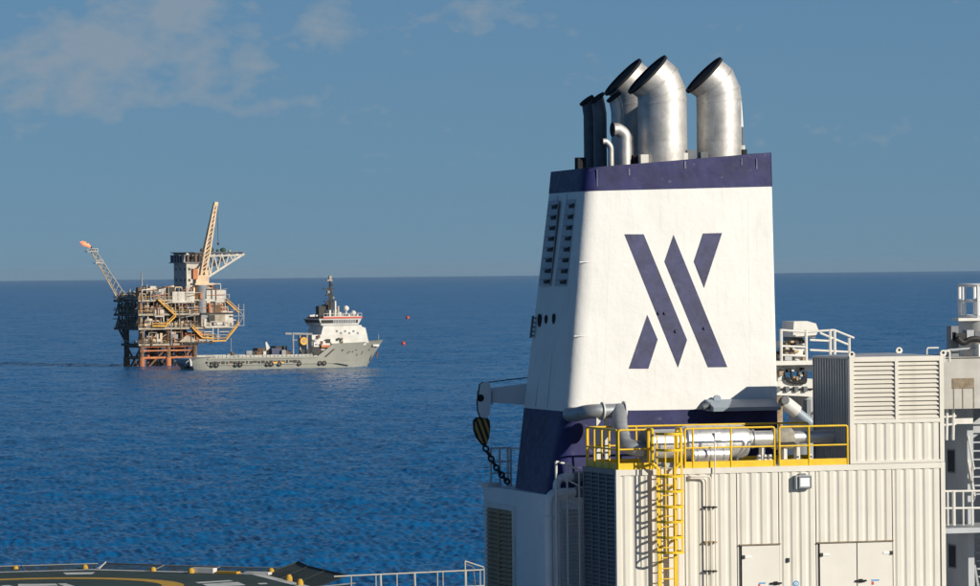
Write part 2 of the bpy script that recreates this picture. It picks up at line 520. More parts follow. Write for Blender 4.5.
def build_container():
    t = Thing(S, 'generator_container', 'long cream corrugated generator container with doors below the yellow roof railing', 'container', (UR / 2, CD / 2, CB))
    z1 = ROOF - 0.16
    t.part('core', MB().box((0.09, WALLB + 0.02, CB + 0.15), (UR - 0.03, CD, ROOF - 0.02)), M_cream)
    mb = MB()
    mb.box((0, 0, z1), (UR, 0.12, ROOF)).box((0, CD - 0.1, z1), (UR, CD + 0.02, ROOF + 0.001))
    t.part('top_rail', mb, M_cream)
    t.part('bottom_rail', MB().box((0, 0, CB), (UR, 0.12, CB + 0.2)), M_cream)
    for u in (0.0, UR - 0.13):
        t.part('corner_post', MB().box((u, -0.004, CB), (u + 0.13, 0.14, ROOF + 0.004)), M_cream)
    def X(px, py=520):
        return S.at(px, py, 0).x
    cuts = [0.13, X(686), X(738), X(780), X(817), X(893.5), UR - 0.13]
    dz = S.at(760, 545, 0).z
    for i in range(6):
        a, b_ = cuts[i], cuts[i + 1]
        zb = CB + 0.2
        if i in (2, 4):
            zb = dz + 0.03
        mb = MB()
        corr(mb, a + 0.012, b_ - 0.012, zb, z1, 0.022)
        t.part('wall_panel', mb, M_cream)
    for a in cuts[1:-1]:
        t.part('seam_strip', MB().box((a - 0.015, 0.012, CB + 0.2), (a + 0.015, 0.06, z1)), M_creamdoor)
    def door(a, b_, hs):
        mb = MB().box((a, -0.012, CB + 0.25), (b_, 0.05, dz))
        d = t.part('door', mb, M_creamdoor)
        t.part('door_gap_shade', MB().box((a - 0.010, 0.002, CB + 0.23), (b_ + 0.010, 0.055, dz + 0.004)), M_dark, parent=d)  # dark strip standing in for the shade in the door gap
        for zz in (dz - 0.32, dz - 2.0):
            hx = a + 0.06 if hs < 0 else b_ - 0.06
            t.part('hinge', MB().box((hx - 0.05 * (hs < 0) - 0.02, -0.05, zz - 0.05), (hx + 0.02 + 0.05 * (hs > 0), -0.012, zz + 0.05)), M_chain, parent=d)
            t.part('hinge_strap', MB().box((hx + (0.03 if hs < 0 else -0.22), -0.03, zz - 0.03), (hx + (0.22 if hs < 0 else -0.03), -0.012, zz + 0.03)), M_plate, parent=d)
        return d
    d1 = door(X(741.5), X(779), -1)
    d2 = door(X(819.5), X(856), -1)
    d3 = door(X(857), X(892), 1)
    for a, b_ in ((X(739), X(780)), (X(817), X(893))):
        t.part('drip_strip', MB().box((a, -0.06, dz + 0.005), (b_, 0.06, dz + 0.035)), M_rustpanel)
    def handle(px, py, par):
        p = S.at(px, py, 0)
        mb = MB().bar((p.x - 0.16, -0.05, p.z), (p.x + 0.16, -0.06, p.z), 0.04, 0.05)
        mb.box((p.x - 0.05, -0.05, p.z - 0.05), (p.x + 0.05, -0.012, p.z + 0.05))
        t.part('handle', mb, M_dark, parent=par)
    handle(775.5, 583, d1); handle(860.5, 580.5, d2)
    def sticker(px, py, w_, h_, m, par, v=-0.012):
        p = S.at(px, py, 0)
        t.part('sticker', MB().box((p.x - w_ / 2, v - 0.006, p.z - h_ / 2), (p.x + w_ / 2, v, p.z + h_ / 2)), m, parent=par)
    sticker(762, 583, 0.20, 0.035, M_stickblue, d1); sticker(759, 585.5, 0.06, 0.09, M_stickred, d1)
    sticker(875, 580, 0.24, 0.035, M_stickblue, d3); sticker(872.5, 583, 0.07, 0.09, M_stickred, d3)
    p = S.at(796.2, 583.5, 0)
    o = t.part('round_notice', MB().tube([(p.x, 0.024, p.z), (p.x, 0.012, p.z)], 0.085, 18), M_stickblue)
    t.part('notice_symbol', MB().tube([(p.x, 0.012, p.z), (p.x, 0.006, p.z)], 0.052, 14), M_plate, parent=o)
    t.part('notice_symbol', MB().box((p.x - 0.014, 0.0, p.z - 0.04), (p.x + 0.014, 0.006, p.z + 0.035)), M_stickblue, parent=o)
    p = S.at(788, 560, 0)
    t.part('cable_gland', MB().box((p.x - 0.04, -0.03, p.z - 0.06), (p.x + 0.04, 0.03, p.z + 0.06)), M_chain)
    # louvred end wall (faces left)
    fr = MB()
    fr.box((-0.02, 0.14, ROOF - 0.14), (0.08, CD, ROOF)).box((-0.02, CD - 0.08, CB), (0.08, CD, ROOF - 0.14)).box((-0.02, 0.14, CB), (0.08, CD - 0.08, CB + 0.15))
    t.part('grille_frame', fr, M_slate)
    t.part('grille_backing', MB().box((0.075, 0.14, CB + 0.15), (0.088, CD - 0.08, ROOF - 0.14)), M_dark)
    for k in range(1, 4):
        vv = 0.14 + (CD - 0.22) * k / 4
        t.part('mullion', MB().box((-0.022, vv - 0.022, CB + 0.15), (0.02, vv + 0.022, ROOF - 0.14)), M_slate)
    sl_ = MB()
    z = ROOF - 0.20
    sl_.add([(-0.012, 0.14, z - 0.05), (-0.012, CD - 0.08, z - 0.05), (0.07, CD - 0.08, z + 0.035), (0.07, 0.14, z + 0.035),
             (-0.012, 0.14, z - 0.036), (-0.012, CD - 0.08, z - 0.036), (0.07, CD - 0.08, z + 0.049), (0.07, 0.14, z + 0.049)],
            [(0, 3, 2, 1), (4, 5, 6, 7), (0, 1, 5, 4), (2, 3, 7, 6), (1, 2, 6, 5), (3, 0, 4, 7)])
    s0 = t.part('slat', sl_, M_slate)
    n = int((ROOF - 0.14 - CB - 0.3) / 0.115)
    for k in range(1, n):
        t.copy(s0, (0, 0, -0.115 * k))
    # conduits on the front wall
    for px, top in ((706.3, 478), (710.8, 476), (715.3, 441)):
        p0 = S.at(px, 500, -0.09); pt = S.at(px, top, -0.09)
        if top > 450:
            c = S.at(690, top + 4, -0.09)
            pts = bend([(c.x, 0.0, pt.z), (c.x, -0.09, pt.z), (p0.x, -0.09, pt.z), (p0.x, -0.09, CB)], 0.12)
        else:
            pts = [(p0.x, -0.09, pt.z), (p0.x, -0.09, CB)]
        t.part('conduit', MB().tube(pts, 0.026 if top > 450 else 0.02, 8), M_cream, 40)
    for py in (507, 542, 571):
        for px in (706.3, 710.8, 715.3):
            p = S.at(px, py, -0.09)
            t.part('pipe_clamp', MB().box((p.x - 0.045, -0.125, p.z - 0.022), (p.x + 0.045, 0.02, p.z + 0.022)), M_rust if py == 542 else M_chain)
    # bits on the roof edge
    for px in (630, 668, 726, 800):
        p = S.at(px, 466, 1.5)
        t.part('roof_fitting', MB().box((p.x - 0.12, 1.4, ROOF - 0.02), (p.x + 0.12, 1.7, ROOF + 0.10)), M_grey)
build_container()

# ---------------------------------------------------------------- floodlight on the container wall
def build_floodlight():
    p = S.at(803.5, 482, -0.1)
    t = Thing(S, 'floodlight', 'small square white floodlight on the container wall beside the corrugations', 'floodlight', (p.x, 0.02, p.z - 0.2))
    mb = MB()
    mb.box((p.x - 0.24, -0.15, p.z - 0.19), (p.x + 0.22, 0.0, p.z + 0.19))
    t.part('housing', mb, M_grey)
    fr = MB()
    a, b_, c, d = p.x - 0.17, p.x + 0.21, p.z - 0.17, p.z + 0.17
    fr.box((a, -0.20, d - 0.04), (b_, -0.15, d)).box((a, -0.20, c), (b_, -0.15, c + 0.04)).box((a, -0.20, c + 0.04), (a + 0.04, -0.15, d - 0.04)).box((b_ - 0.04, -0.20, c + 0.04), (b_, -0.15, d - 0.04))
    t.part('bezel', fr, M_slate)
    t.part('lens', MB().box((a + 0.045, -0.185, c + 0.045), (b_ - 0.045, -0.152, d - 0.045)), M_glass)
    t.part('bracket', MB().box((p.x - 0.10, -0.05, p.z + 0.19), (p.x + 0.10, 0.02, p.z + 0.24)), M_slate)
build_floodlight()

# ---------------------------------------------------------------- air intake housing
def build_intake():
    u0 = S.at(850.5, 465, 0).x
    u1 = UR - 0.01
    z0 = ROOF + 0.012
    z1 = S.at(851, 357, 0).z
    zm = S.at(851, 423, 0).z
    t = Thing(S, 'air_intake_housing', 'cream air intake housing with two louvre columns on the container roof', 'intake housing', ((u0 + u1) / 2, 1.4, z0))
    t.part('core', MB().box((u0 + 0.08, 0.20, z0), (u1 - 0.05, CD - 0.05, z1 - 0.05)), M_cream)
    t.part('roof', MB().loft([[V((u0, 0.02, z1 - 0.06)), V((u1, 0.02, z1 - 0.06)), V((u1, CD, z1 - 0.06)), V((u0, CD, z1 - 0.06))],
                              [V((u0, 0.02, z1)), V((u1, 0.02, z1)), V((u1, CD, z1)), V((u0, CD, z1))],
                              [V((u0 + 1.0, 1.3, z1 + 0.07)), V((u1 - 1.0, 1.3, z1 + 0.07)), V((u1 - 1.0, 1.6, z1 + 0.07)), V((u0 + 1.0, 1.6, z1 + 0.07))]]), M_grey)
    um = S.at(897, 400, 0).x
    for a, w_ in ((u0, 0.13), (um - 0.05, 0.1), (u1 - 0.13, 0.13)):
        zb = zm if w_ == 0.1 else z0
        t.part('post', MB().box((a, 0.0, zb), (a + w_, 0.16, z1 - 0.003)), M_cream)
    zt = z1 - 0.14
    t.part('top_rail', MB().box((u0 + 0.13, 0.003, zt), (u1 - 0.13, 0.16, z1 - 0.004)), M_cream)
    t.part('mid_rail', MB().box((u0 + 0.13, 0.003, zm - 0.02), (u1 - 0.13, 0.16, zm + 0.09)), M_cream)
    mb = MB(); corr(mb, u0 + 0.13, u1 - 0.13, z0 + 0.08, zm - 0.02, 0.03)
    t.part('wall_panel', mb, M_cream)
    t.part('base_rail', MB().box((u0 + 0.13, 0.004, z0), (u1 - 0.13, 0.16, z0 + 0.08)), M_cream)
    n = 13
    pitch = (zt - zm - 0.09) / n
    for a, b_ in ((u0 + 0.13, um - 0.05), (um + 0.05, u1 - 0.13)):
        z = zm + 0.09
        mb = MB()
        th = 0.014
        pr = [(0.03, z + 0.01), (0.03, z + 0.045), (0.045, z + 0.055), (0.15, z + pitch + 0.03), (0.16, z + pitch + 0.02), (0.052, z + 0.035)]
        mb.prism([V((a, y, zz)) for y, zz in pr], (b_ - a, 0, 0))
        s0 = t.part('slat', mb, M_cream)
        for k in range(1, n):
            t.copy(s0, (0, 0, pitch * k))
    # corrugated left flank, thin rear frame
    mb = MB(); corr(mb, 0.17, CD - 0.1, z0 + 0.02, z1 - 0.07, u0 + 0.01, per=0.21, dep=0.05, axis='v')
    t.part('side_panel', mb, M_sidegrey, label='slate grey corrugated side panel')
    t.part('rear_post', MB().box((u0, CD - 0.1, z0), (u0 + 0.1, CD, z1 - 0.06)), M_slate)
    for px, vv in ((851.5, 0.08), (943, 0.08), (899, 1.45)):
        p = S.at(px, 355, vv)
        zz = z1 - 0.01 if vv < 1 else z1 + 0.06
        mb = MB().prism([V((p.x + math.cos(q) * 0.10, vv - 0.03, zz + 0.07 + max(-0.07, math.sin(q) * 0.10))) for q in [2 * math.pi * k / 14 for k in range(14)]], (0, 0.06, 0))
        lug = t.part('lifting_lug', mb, M_cream)
        t.part('lug_hole', MB().tube([(p.x, vv - 0.035, zz + 0.09), (p.x, vv + 0.035, zz + 0.09)], 0.04, 10), M_dark, parent=lug)
    p = S.at(932, 352, 2.2)
    t.part('roof_handle', MB().tube(bend([(p.x - 0.16, 2.2, z1 - 0.01), (p.x - 0.16, 2.2, z1 + 0.18), (p.x + 0.2, 2.2, z1 + 0.18)], 0.06), 0.025, 8), M_pale, 40)
build_intake()

# ---------------------------------------------------------------- yellow guard railing on the container roof
def build_yellow():
    t = Thing(S, 'guard_railing', 'yellow tubular guard railing around the container roof', 'railing', (3, 1.4, ROOF))
    H = 1.10
    r = 0.03
    def X(px, v=0.06):
        return S.at(px, 455, v).x
    v0, v1 = 0.06, CD - 0.06
    z = ROOF + 0.002
    def run(pts, corners=True):
        a, b_ = V(pts[0]), V(pts[-1])
        t.part('top_rail', MB().tube(bend([a, a + V((0, 0, H)), b_ + V((0, 0, H)), b_], 0.07), r, 10), M_yellow, 40)
        t.part('mid_rail', MB().tube([a + V((0, 0, 0.56)), b_ + V((0, 0, 0.56))], r * 0.85, 10), M_yellow, 40)
        d = (b_ - a).normalized() * 0.03
        mb = MB()
        mb.bar(a + V((0, 0, 0.09)) + d, b_ + V((0, 0, 0.09)) - d, 0.012, 0.18)
        t.part('toe_board', mb, M_yellow)
        for p in pts[1:-1]:
            p = V(p)
            t.part('post', MB().tube([p, p + V((0, 0, H - 0.01))], r, 10), M_yellow, 40)
    run([(X(618.5), v0, z), (X(653), v0, z)])
    run([(X(685), v0, z), (X(693), v0, z), (X(731), v0, z), (X(774.5), v0, z)])
    run([(X(779.5), v0, z), (X(809), v0, z), (X(847.5), v0, z)])
    n = 4
    run([(0.07, v0 + 0.06 + (v1 - v0 - 0.12) * k / n, z) for k in range(n + 1)])
    run([(0.12, v1, z)] + [(0.12 + 1.45 * k, v1, z) for k in range(1, 5)] + [(S.at(812, 455, v1).x - 0.12, v1, z)])
    # gate rails at the ladder head
build_yellow()

# ---------------------------------------------------------------- caged ladder
def build_ladder():
    vL = -0.22
    pL, pR = S.at(660.5, 520, vL), S.at(674, 520, vL)
    uc = (pL.x + pR.x) / 2
    hw = 0.235
    t = Thing(S, 'caged_ladder', 'yellow caged ladder climbing the container wall to the roof railing', 'ladder', (uc, vL, CB))
    top = ROOF + 1.12
    for s_ in (-1, 1):
        u = uc + s_ * hw
        t.part('stringer', MB().box((u - 0.055, vL - 0.03, CB), (u + 0.055, vL + 0.03, ROOF + 0.05)), M_yellow)
        mb = MB()
        uo = uc + s_ * 0.42
        mb.tube(bend([(u, vL, ROOF + 0.0), (uo, vL, ROOF + 0.18), (uo, vL, top), (uo, vL + 0.34, top), (uo, vL + 0.34, ROOF + 0.003)], 0.06), 0.045, 8)
        t.part('grab_rail', mb, M_yellow, 40)
        for zz in (ROOF - 0.5, ROOF - 2.0, ROOF - 3.6):
            t.part('wall_bracket', MB().box((u - 0.03, vL + 0.03, zz - 0.03), (u + 0.03, 0.03, zz + 0.03)), M_yellow)
    z = CB + 0.2
    rung = None
    k = 0
    while z + k * 0.29 < ROOF - 0.02:
        if rung is None:
            rung = t.part('rung', MB().tube([(uc - hw, vL, z), (uc + hw, vL, z)], 0.018, 8), M_yellow, 40)
        else:
            t.copy(rung, (0, 0, 0.29 * k))
        k += 1
    # cage hoops
    def hoop(zz):
        n = 14
        pts = [V((uc - hw, vL, zz))]
        for i in range(n + 1):
            q = math.pi * i / n
            pts.append(V((uc - math.cos(q) * 0.38, vL - 0.18 - math.sin(q) * 0.50, zz)))
        pts.append(V((uc + hw, vL, zz)))
        mb = MB()
        rings = []
        for i, p in enumerate(pts):
            d = (pts[min(i + 1, len(pts) - 1)] - pts[max(0, i - 1)]).normalized()
            nn = d.cross(V((0, 0, 1)))
            rings.append([p + nn * 0.006 - V((0, 0, 0.035)), p + nn * 0.006 + V((0, 0, 0.035)), p - nn * 0.006 + V((0, 0, 0.035)), p - nn * 0.006 - V((0, 0, 0.035))])
        mb.loft(rings)
        return t.part('cage_hoop', mb, M_yellow)
    zs = [S.at(668, py, vL - 0.3).z for py in (476, 491, 506.5, 521.5, 537, 552)]
    for zz in zs:
        hoop(zz)
    zt = ROOF + 1.0
    hoop(ROOF + 0.55); hoop(zt)
    for q in (rad(8), rad(52), rad(90), rad(128), rad(172)):
        p = V((uc - math.cos(q) * 0.372, vL - 0.18 - math.sin(q) * 0.49, 0))
        t.part('cage_strap', MB().box((p.x - 0.018, p.y - 0.007, zs[-1] - 0.03), (p.x + 0.018, p.y + 0.007, zt + 0.03)), M_yellow)
build_ladder()

# ---------------------------------------------------------------- silencer and duct on the roof
def build_silencer():
    v = 1.35
    def P(px, py, vv=v):
        return S.at(px, py, vv)
    p0 = P(648, 443)
    t = Thing(S, 'exhaust_silencer', 'shiny aluminium clad exhaust silencer with elbow duct lying on the container roof', 'silencer', (P(700, 460).x, v, ROOF))
    zc = P(700, 442).z
    def U(px):
        return P(px, 445).x
    def cyl(name, a, b_, r, m, zz=zc, vv=v, n=28, par=None, ends=0.0):
        pts = [(U(a), vv, zz), (U(b_), vv, zz)]
        return t.part(name, MB().tube(pts, r, n), m, 40, parent=par)
    cyl('inlet_cone', 648, 682, 0.40, M_alu, zc - 0.02)
    drum = t.part('drum', MB().tube([(U(682), v, zc), (U(684), v, zc), (U(741), v, zc), (U(745.5), v, zc)], [0.40, 0.47, 0.47, 0.42], 32), M_alu, 35)
    for px in (696, 712, 728):
        t.part('cladding_band', MB().tube([(U(px), v, zc), (U(px) + 0.05, v, zc)], 0.477, 32), M_alu, 40, parent=drum)
    t.part('hatch', MB().box((U(709), v - 0.485, zc + 0.0), (U(715), v - 0.44, zc + 0.28)), M_alu, parent=drum)
    cyl('outlet_pipe', 745.5, 775, 0.225, M_alu, zc + 0.06)
    for px in (748, 752):
        cyl('pipe_flange', px, px + 1.2, 0.27, M_alu, zc + 0.06)
    t.part('insulation_blanket', MB().tube([(U(772), v, zc + 0.04), (U(774), v, zc + 0.04), (U(782), v, zc + 0.05), (U(790), v, zc + 0.04), (U(792), v, zc + 0.04)], [0.27, 0.31, 0.30, 0.32, 0.27], 18), M_cloth, 60)
    cyl('outlet_pipe', 792, 836, 0.18, M_alu, zc + 0.08)
    cyl('lower_drum', 687, 722, 0.19, M_alu, ROOF + 0.34, v - 0.45)
    for px in (690, 703, 716):
        cyl('drum_band', px, px + 0.8, 0.197, M_galv, ROOF + 0.34, v - 0.45)
    cyl('end_flange', 643.5, 648, 0.50, M_slate, zc - 0.06)
    for px in (655, 690, 735, 762, 784, 797):
        u = U(px)
        mb = MB().box((u - 0.08, v - 0.3, ROOF + 0.002), (u + 0.08, v + 0.3, ROOF + 0.14))
        mb.box((u - 0.05, v - 0.12, ROOF + 0.14), (u + 0.05, v + 0.12, zc - 0.12))
        t.part('saddle_support', mb, M_pale if px > 750 else M_slate)
    for px in (752, 758, 763, 790, 803):
        u = U(px)
        t.part('drain_valve', MB().tube([(u, v - 0.55, ROOF + 0.002), (u, v - 0.55, ROOF + 0.30)], [0.07, 0.05], 10), M_pale, 40)
    # elbow duct from the funnel
    vb = 3.3
    zc2 = S.at(600, 411, vb).z
    ua, ub = S.at(585, 411, vb).x, S.at(619, 411, vb).x
    r = 0.205
    t.part('duct_horizontal', MB().tube(bend([(ua, 4.75, zc2 - 0.12), (ua, 4.2, zc2 - 0.12), (ua + 0.12, vb, zc2), (ub + 0.12, vb, zc2)], 0.35), r, 20), M_galv, 40)
    pts = [S.at(619.0, 409.5, vb), S.at(619.8, 428, 2.6), S.at(626.0, 446, 1.5), S.at(636, 448.5, v), S.at(645, 448.5, v)]
    t.part('duct_elbow', MB().tube(bend(pts, 0.30, 6), r * 1.08, 20), M_galv, 40)
    for px, k in ((602.5, 0.055), (624.0, 0.07)):
        u = S.at(px, 411, vb).x
        t.part('duct_flange', MB().tube([(u - 0.02, vb, zc2), (u + 0.02, vb, zc2)], r + k, 20), M_pale, 40)
    t.part('duct_stub', MB().tube([(ub + 0.1, vb, zc2), (S.at(623.5, 411, vb).x, vb, zc2)], r, 20), M_galv, 40)
    for px in (598, 606.5):
        u = S.at(px, 430, vb).x
        t.part('duct_support', MB().box((u - 0.06, vb - 0.05, CB), (u + 0.06, vb + 0.05, zc2 - r + 0.02)), M_pale)
build_silencer()

# ---------------------------------------------------------------- funnel
def build_funnel():
    vf, vt = 4.55, 5.05
    DEP = 4.5
    zb = S.at(548, 493, vf).z - 0.05
    ztop = S.at(770, 152, vt).z
    def vz(z):
        return vf + (vt - vf) * (z - zb) / (ztop - zb)
    def fp(px, py):                               # pixel onto the leaning front plane
        n = V((0, -(ztop - zb), (vt - vf))).normalized()
        return S.atp(px, py, V((0, vf, zb)), n)
    def bk(px, py, z):
        return S.at(px, py, vz(z) + DEP - 2 * (z - zb) * 0.02)
    levels = [((548, 493), (778.5, 492), (513, 490)),
              ((566.0, 411.5), (777, 408), (521, 407)),
              ((583, 191), (771.5, 186.5), (546.5, 193)),
              ((586, 168), (770.5, 152.5), (548.5, 170))]
    rings = []
    for fl, fr_, bl in levels:
        a, b_ = fp(*fl), fp(*fr_)
        if fl[1] == 493:
            a.z = b_.z = zb
            a.y = b_.y = vf
        c = bk(bl[0], bl[1], a.z)
        rr = 0.5
        c = V((c.x, c.y, a.z - (0.02 if fl[1] < 180 else 0)))
        d = V((b_.x - 0.35, c.y, b_.z))
        pts = []
        e1 = (c - a).normalized(); e2 = (b_ - a).normalized()
        for k in range(9):
            q = k / 8
            pts.append((a + e1 * rr) * (1 - q) ** 2 + a * 2 * q * (1 - q) + (a + e2 * rr) * q * q)
        pts += [b_ - e2 * 0.02, b_ + V((0.02, 0.03, 0)), b_ + V((0.0, 0.35, 0)), d, c + (d - c).normalized() * 0.3, c - e1 * 0.3]
        rings.append(pts)
    t = Thing(S, 'funnel', 'tall white ship funnel with navy bands, navy chevron emblem and steel exhaust pipes', 'funnel', (3.0, vf + 2, zb))
    t.part('lower_band', MB().loft([rings[0], rings[1]]), M_navy, 25, label='navy blue lower band of the casing')
    t.part('casing', MB().loft([rings[1], rings[2]]), M_white, 25)
    # top band: hollow bulwark
    inner = []
    cen = sum(rings[3], V()) / len(rings[3])
    for p in rings[3]:
        inner.append(cen + (p - cen) * 0.975 + V((0, 0, 0.001)))
    low = [p - V((0, 0, 0.35)) for p in inner]
    mb = MB()
    outw = [p + (p - cen).normalized() * 0.015 for p in rings[2]]
    outt = [p + (p - cen).normalized() * 0.015 for p in rings[3]]
    mb.loft([outw, outt, inner, low], cap=True)
    t.part('top_band', mb, M_navy, 25, label='navy blue band around the funnel top')
    # plate seams on the front
    nf = V((0, -(ztop - zb), (vt - vf))).normalized()
    nf = nf if nf.y < 0 else -nf
    for py in (262, 336):
        p, q_ = fp(585 - (py - 190) * 0.075, py), fp(773, py - 2)
        t.part('plate_seam', MB().bar(p - nf * 0.004, q_ - nf * 0.004, 0.014, 0.022), M_white)
    for x0, x1 in ((612, 604), (748, 751)):
        t.part('plate_seam', MB().bar(fp(x0, 193) - nf * 0.004, fp(x1, 407) - nf * 0.004, 0.022, 0.014), M_white)
    # emblem
    n = V((0, -(ztop - zb), (vt - vf))).normalized()
    if n.y > 0:
        n = -n
    polys = [[(624.5, 234.3), (643.6, 234.3), (687, 340), (678, 367.3)],
             [(673.5, 235), (727.2, 367), (708, 367.2), (664.5, 261.5)],
             [(703, 233.5), (722, 233), (704, 287.7), (693.8, 261.5)],
             [(647.3, 315), (657.6, 339.5), (648.3, 368.6), (628.8, 368.6)]]
    for pl in polys:
        pts = [fp(*p) + n * 0.001 for p in pl]
        t.part('emblem_bar', MB().prism(pts, n * 0.012), M_navy_logo)
    # small pad-eyes on the emblem and casing
    for px, py in ((704.5, 328), (659, 313), (665, 313), (676, 331)):
        p = fp(px, py)
        t.part('pad_eye', MB().tube([p, p + n * 0.06], 0.05, 8), M_navy_logo, 40)
    # left flank: two louvre columns
    def side(px, py):                             # a point on the left flank plane
        A, B_, D_ = rings[1][0], rings[2][0], rings[1][-1]
        nn = (B_ - A).cross(D_ - A).normalized()
        return S.atp(px, py, A, nn), (nn if nn.x < 0 else -nn)
    for (x0, x1, yy0), (xb0, xb1, yb) in (((549.0, 559.0, 201), (539.0, 550.5, 286)), ((566.5, 576, 200), (555.0, 567, 286.5))):
        a, nn = side(x0, yy0); b_, _ = side(x1, yy0 - 0.5); c, _ = side(xb1, yb); d, _ = side(xb0, yb - 0.5)
        fr_ = t.part('louvre_panel', MB().prism([a, b_, c, d], nn * 0.02), M_grey)
        rows = 8
        for k in range(rows):
            q = (k + 0.35) / rows
            l0 = a.lerp(d, q); r0 = b_.lerp(c, q)
            q2 = (k + 0.80) / rows
            l1 = a.lerp(d, q2); r1 = b_.lerp(c, q2)
            s0, s1 = l0.lerp(r0, 0.55), l1.lerp(r1, 0.55)
            t.part('vent_opening', MB().prism([l0.lerp(r0, 0.42) + nn * 0.021, r0.lerp(l0, 0.04) + nn * 0.021, r1.lerp(l1, 0.04) + nn * 0.021, l1.lerp(r1, 0.42) + nn * 0.021], nn * 0.006), M_slot, parent=fr_)
            t.part('slat', MB().add([s0.lerp(r0, -0.3) + nn * 0.03, r0 + nn * 0.03, r0.lerp(r1, 0.4) + nn * 0.16, s0.lerp(r0, -0.3).lerp(s1, 0.4) + nn * 0.16,
                                     s0.lerp(r0, -0.3) + nn * 0.045, r0 + nn * 0.045, r0.lerp(r1, 0.4) + nn * 0.175, s0.lerp(r0, -0.3).lerp(s1, 0.4) + nn * 0.175],
                                    [(0, 1, 2, 3), (7, 6, 5, 4), (0, 4, 5, 1), (1, 5, 6, 2), (2, 6, 7, 3), (3, 7, 4, 0)]), M_grey, parent=fr_)
    for px, py, hh in ((539.5, 320.5, 0.20), (546.3, 319.5, 0.13), (554, 319, 0.16)):
        p, nn = side(px, py)
        t.part('porthole', MB().loft([[p + nn * d_ + V((0, math.cos(q) * 0.14, math.sin(q) * hh)) for q in [2 * math.pi * k / 14 for k in range(14)]] for d_ in (-0.02, 0.02)]), M_dark)
    p, nn = side(535, 316); q_, _ = side(532.5, 338)
    t.part('ladder_rail', MB().bar(p + nn * 0.06, q_ + nn * 0.06, 0.05, 0.10), M_darkpipe)
    for k in range(5):
        e = p.lerp(q_, (k + 0.5) / 5)
        t.part('ladder_step', MB().bar(e + nn * 0.02 + V((0, -0.12, 0)), e + nn * 0.02 + V((0, 0.14, 0)), 0.04), M_darkpipe)
    # weld seams on the flank
    for f_ in (0.36, 0.68):
        b0, t0 = rings[1][0].lerp(rings[1][-1], f_), rings[2][0].lerp(rings[2][-1], f_)
        t.part('weld_seam', MB().bar(b0.lerp(t0, 0.01), b0.lerp(t0, 0.99), 0.03, 0.03), M_grey)
    # exhaust pipes ------------------------------------------------------
    zd = cen.z - 0.3
    def big(px, py_base, v, dia_px, py_bend, mouth, tiltv=0.0):
        """vertical pipe with a mitred 45 degree mouth towards -u"""
        pb = S.at(px, py_base, v)
        R = dia_px / 2 / 33.3
        c = S.at(mouth[0], mouth[1], v)
        zbend = S.at(px, py_bend, v).z
        path = [V((pb.x, v, zd - 0.1)), V((pb.x, v, zbend))]
        end = V((c.x, v + tiltv, c.z))
        d_end = V((-1, 0.09 + tiltv, 1.0)).normalized()
        mid = V((pb.x - 0.10 * R, v, zbend + 0.42 * R))
        path += [V((pb.x - 0.03 * R, v, zbend + 0.35 * R)), V((pb.x - 0.22 * R, v, zbend + 0.80 * R)), end]
        # mitred rings
        rings_ = []
        for i, p in enumerate(path):
            if i in (0, 1):
                d = V((0, 0, 1)); 
            elif i == len(path) - 1:
                d = d_end
            else:
                d = (path[i + 1] - path[i - 1]).normalized()
            if i == 1:
                d = V((-0.12, 0, 1)).normalized()
            x = V((0, 1, 0)).cross(d).normalized(); y = d.cross(x)
            rings_.append([p + x * (R * math.cos(2 * math.pi * k / 36)) + y * (R * math.sin(2 * math.pi * k / 36)) for k in range(36)])
        # inside wall
        ins = []
        for i in (len(path) - 1, len(path) - 2, 1):
            p = path[i]
            c0 = sum(rings_[i], V()) / 36
            ins.append([c0 + (q - c0) * 0.955 for q in rings_[i]])
        o = t.part('exhaust_pipe', MB().loft(rings_, cap=False), M_steel, 28)
        t.part('inner_wall', MB().loft(ins, cap=True), M_dark, 40, parent=o)
        c0 = sum(rings_[-1], V()) / 36
        rim = [[c0 + (q - c0) * s_ + d_end * h_ for q in rings_[-1]] for s_, h_ in ((0.94, 0.0), (0.94, 0.045), (1.075, 0.045), (1.075, -0.03), (1.0, -0.03))]
        t.part('rim_flange', MB().loft(rim, cap=False), M_dark, 30, parent=o)
        for i in (1, 2, 3):
            c1_ = sum(rings_[i], V()) / 36
            up_ = (path[i] - path[i - 1]).normalized()
            t.part('weld_ring', MB().loft([[c1_ + (q - c1_) * k_ + up_ * h_ for q in rings_[i]] for k_, h_ in ((0.99, -0.03), (1.012, -0.02), (1.012, 0.02), (0.99, 0.03))], cap=False), M_steel, 50, parent=o)
        t.part('weld_ring', MB().tube([(pb.x, v, zd + 1.0), (pb.x, v, zd + 1.03)], R * 1.006, 36, cap=False), M_steel, 30, parent=o)
        return o
    big(662.8, 161, 6.3, 48.0, 102, (647.6, 75.0))
    big(719.5, 156, 6.3, 44.5, 101, (704.3, 75.5))
    big(637.5, 162, 8.6, 46.5, 103, (623.2, 77.5))
    def slim(px, v, dia_px, cpx, cpy, m, lab):
        pb = S.at(px, 165, v)
        R = dia_px / 2 / 33.3
        c = S.at(cpx, cpy, v)
        d_end = V((-0.75, 0, 1)).normalized()
        pts = [V((pb.x, v, zd - 0.2)), V((pb.x, v, c.z - 0.45)), V((pb.x - 0.03, v, c.z - 0.25)), V((c.x, v, c.z))]
        rr = []
        for i, p in enumerate(pts):
            d = V((0, 0, 1)) if i < 2 else (V((-0.25, 0, 1)).normalized() if i == 2 else d_end)
            x = V((0, 1, 0)).cross(d); y = d.cross(x)
            rr.append([p + x * (R * math.cos(2 * math.pi * k / 22)) + y * (R * math.sin(2 * math.pi * k / 22)) for k in range(22)])
        o = t.part('exhaust_pipe', MB().loft(rr, cap=True), m, 28, label=lab)
        c0 = sum(rr[-1], V()) / 22
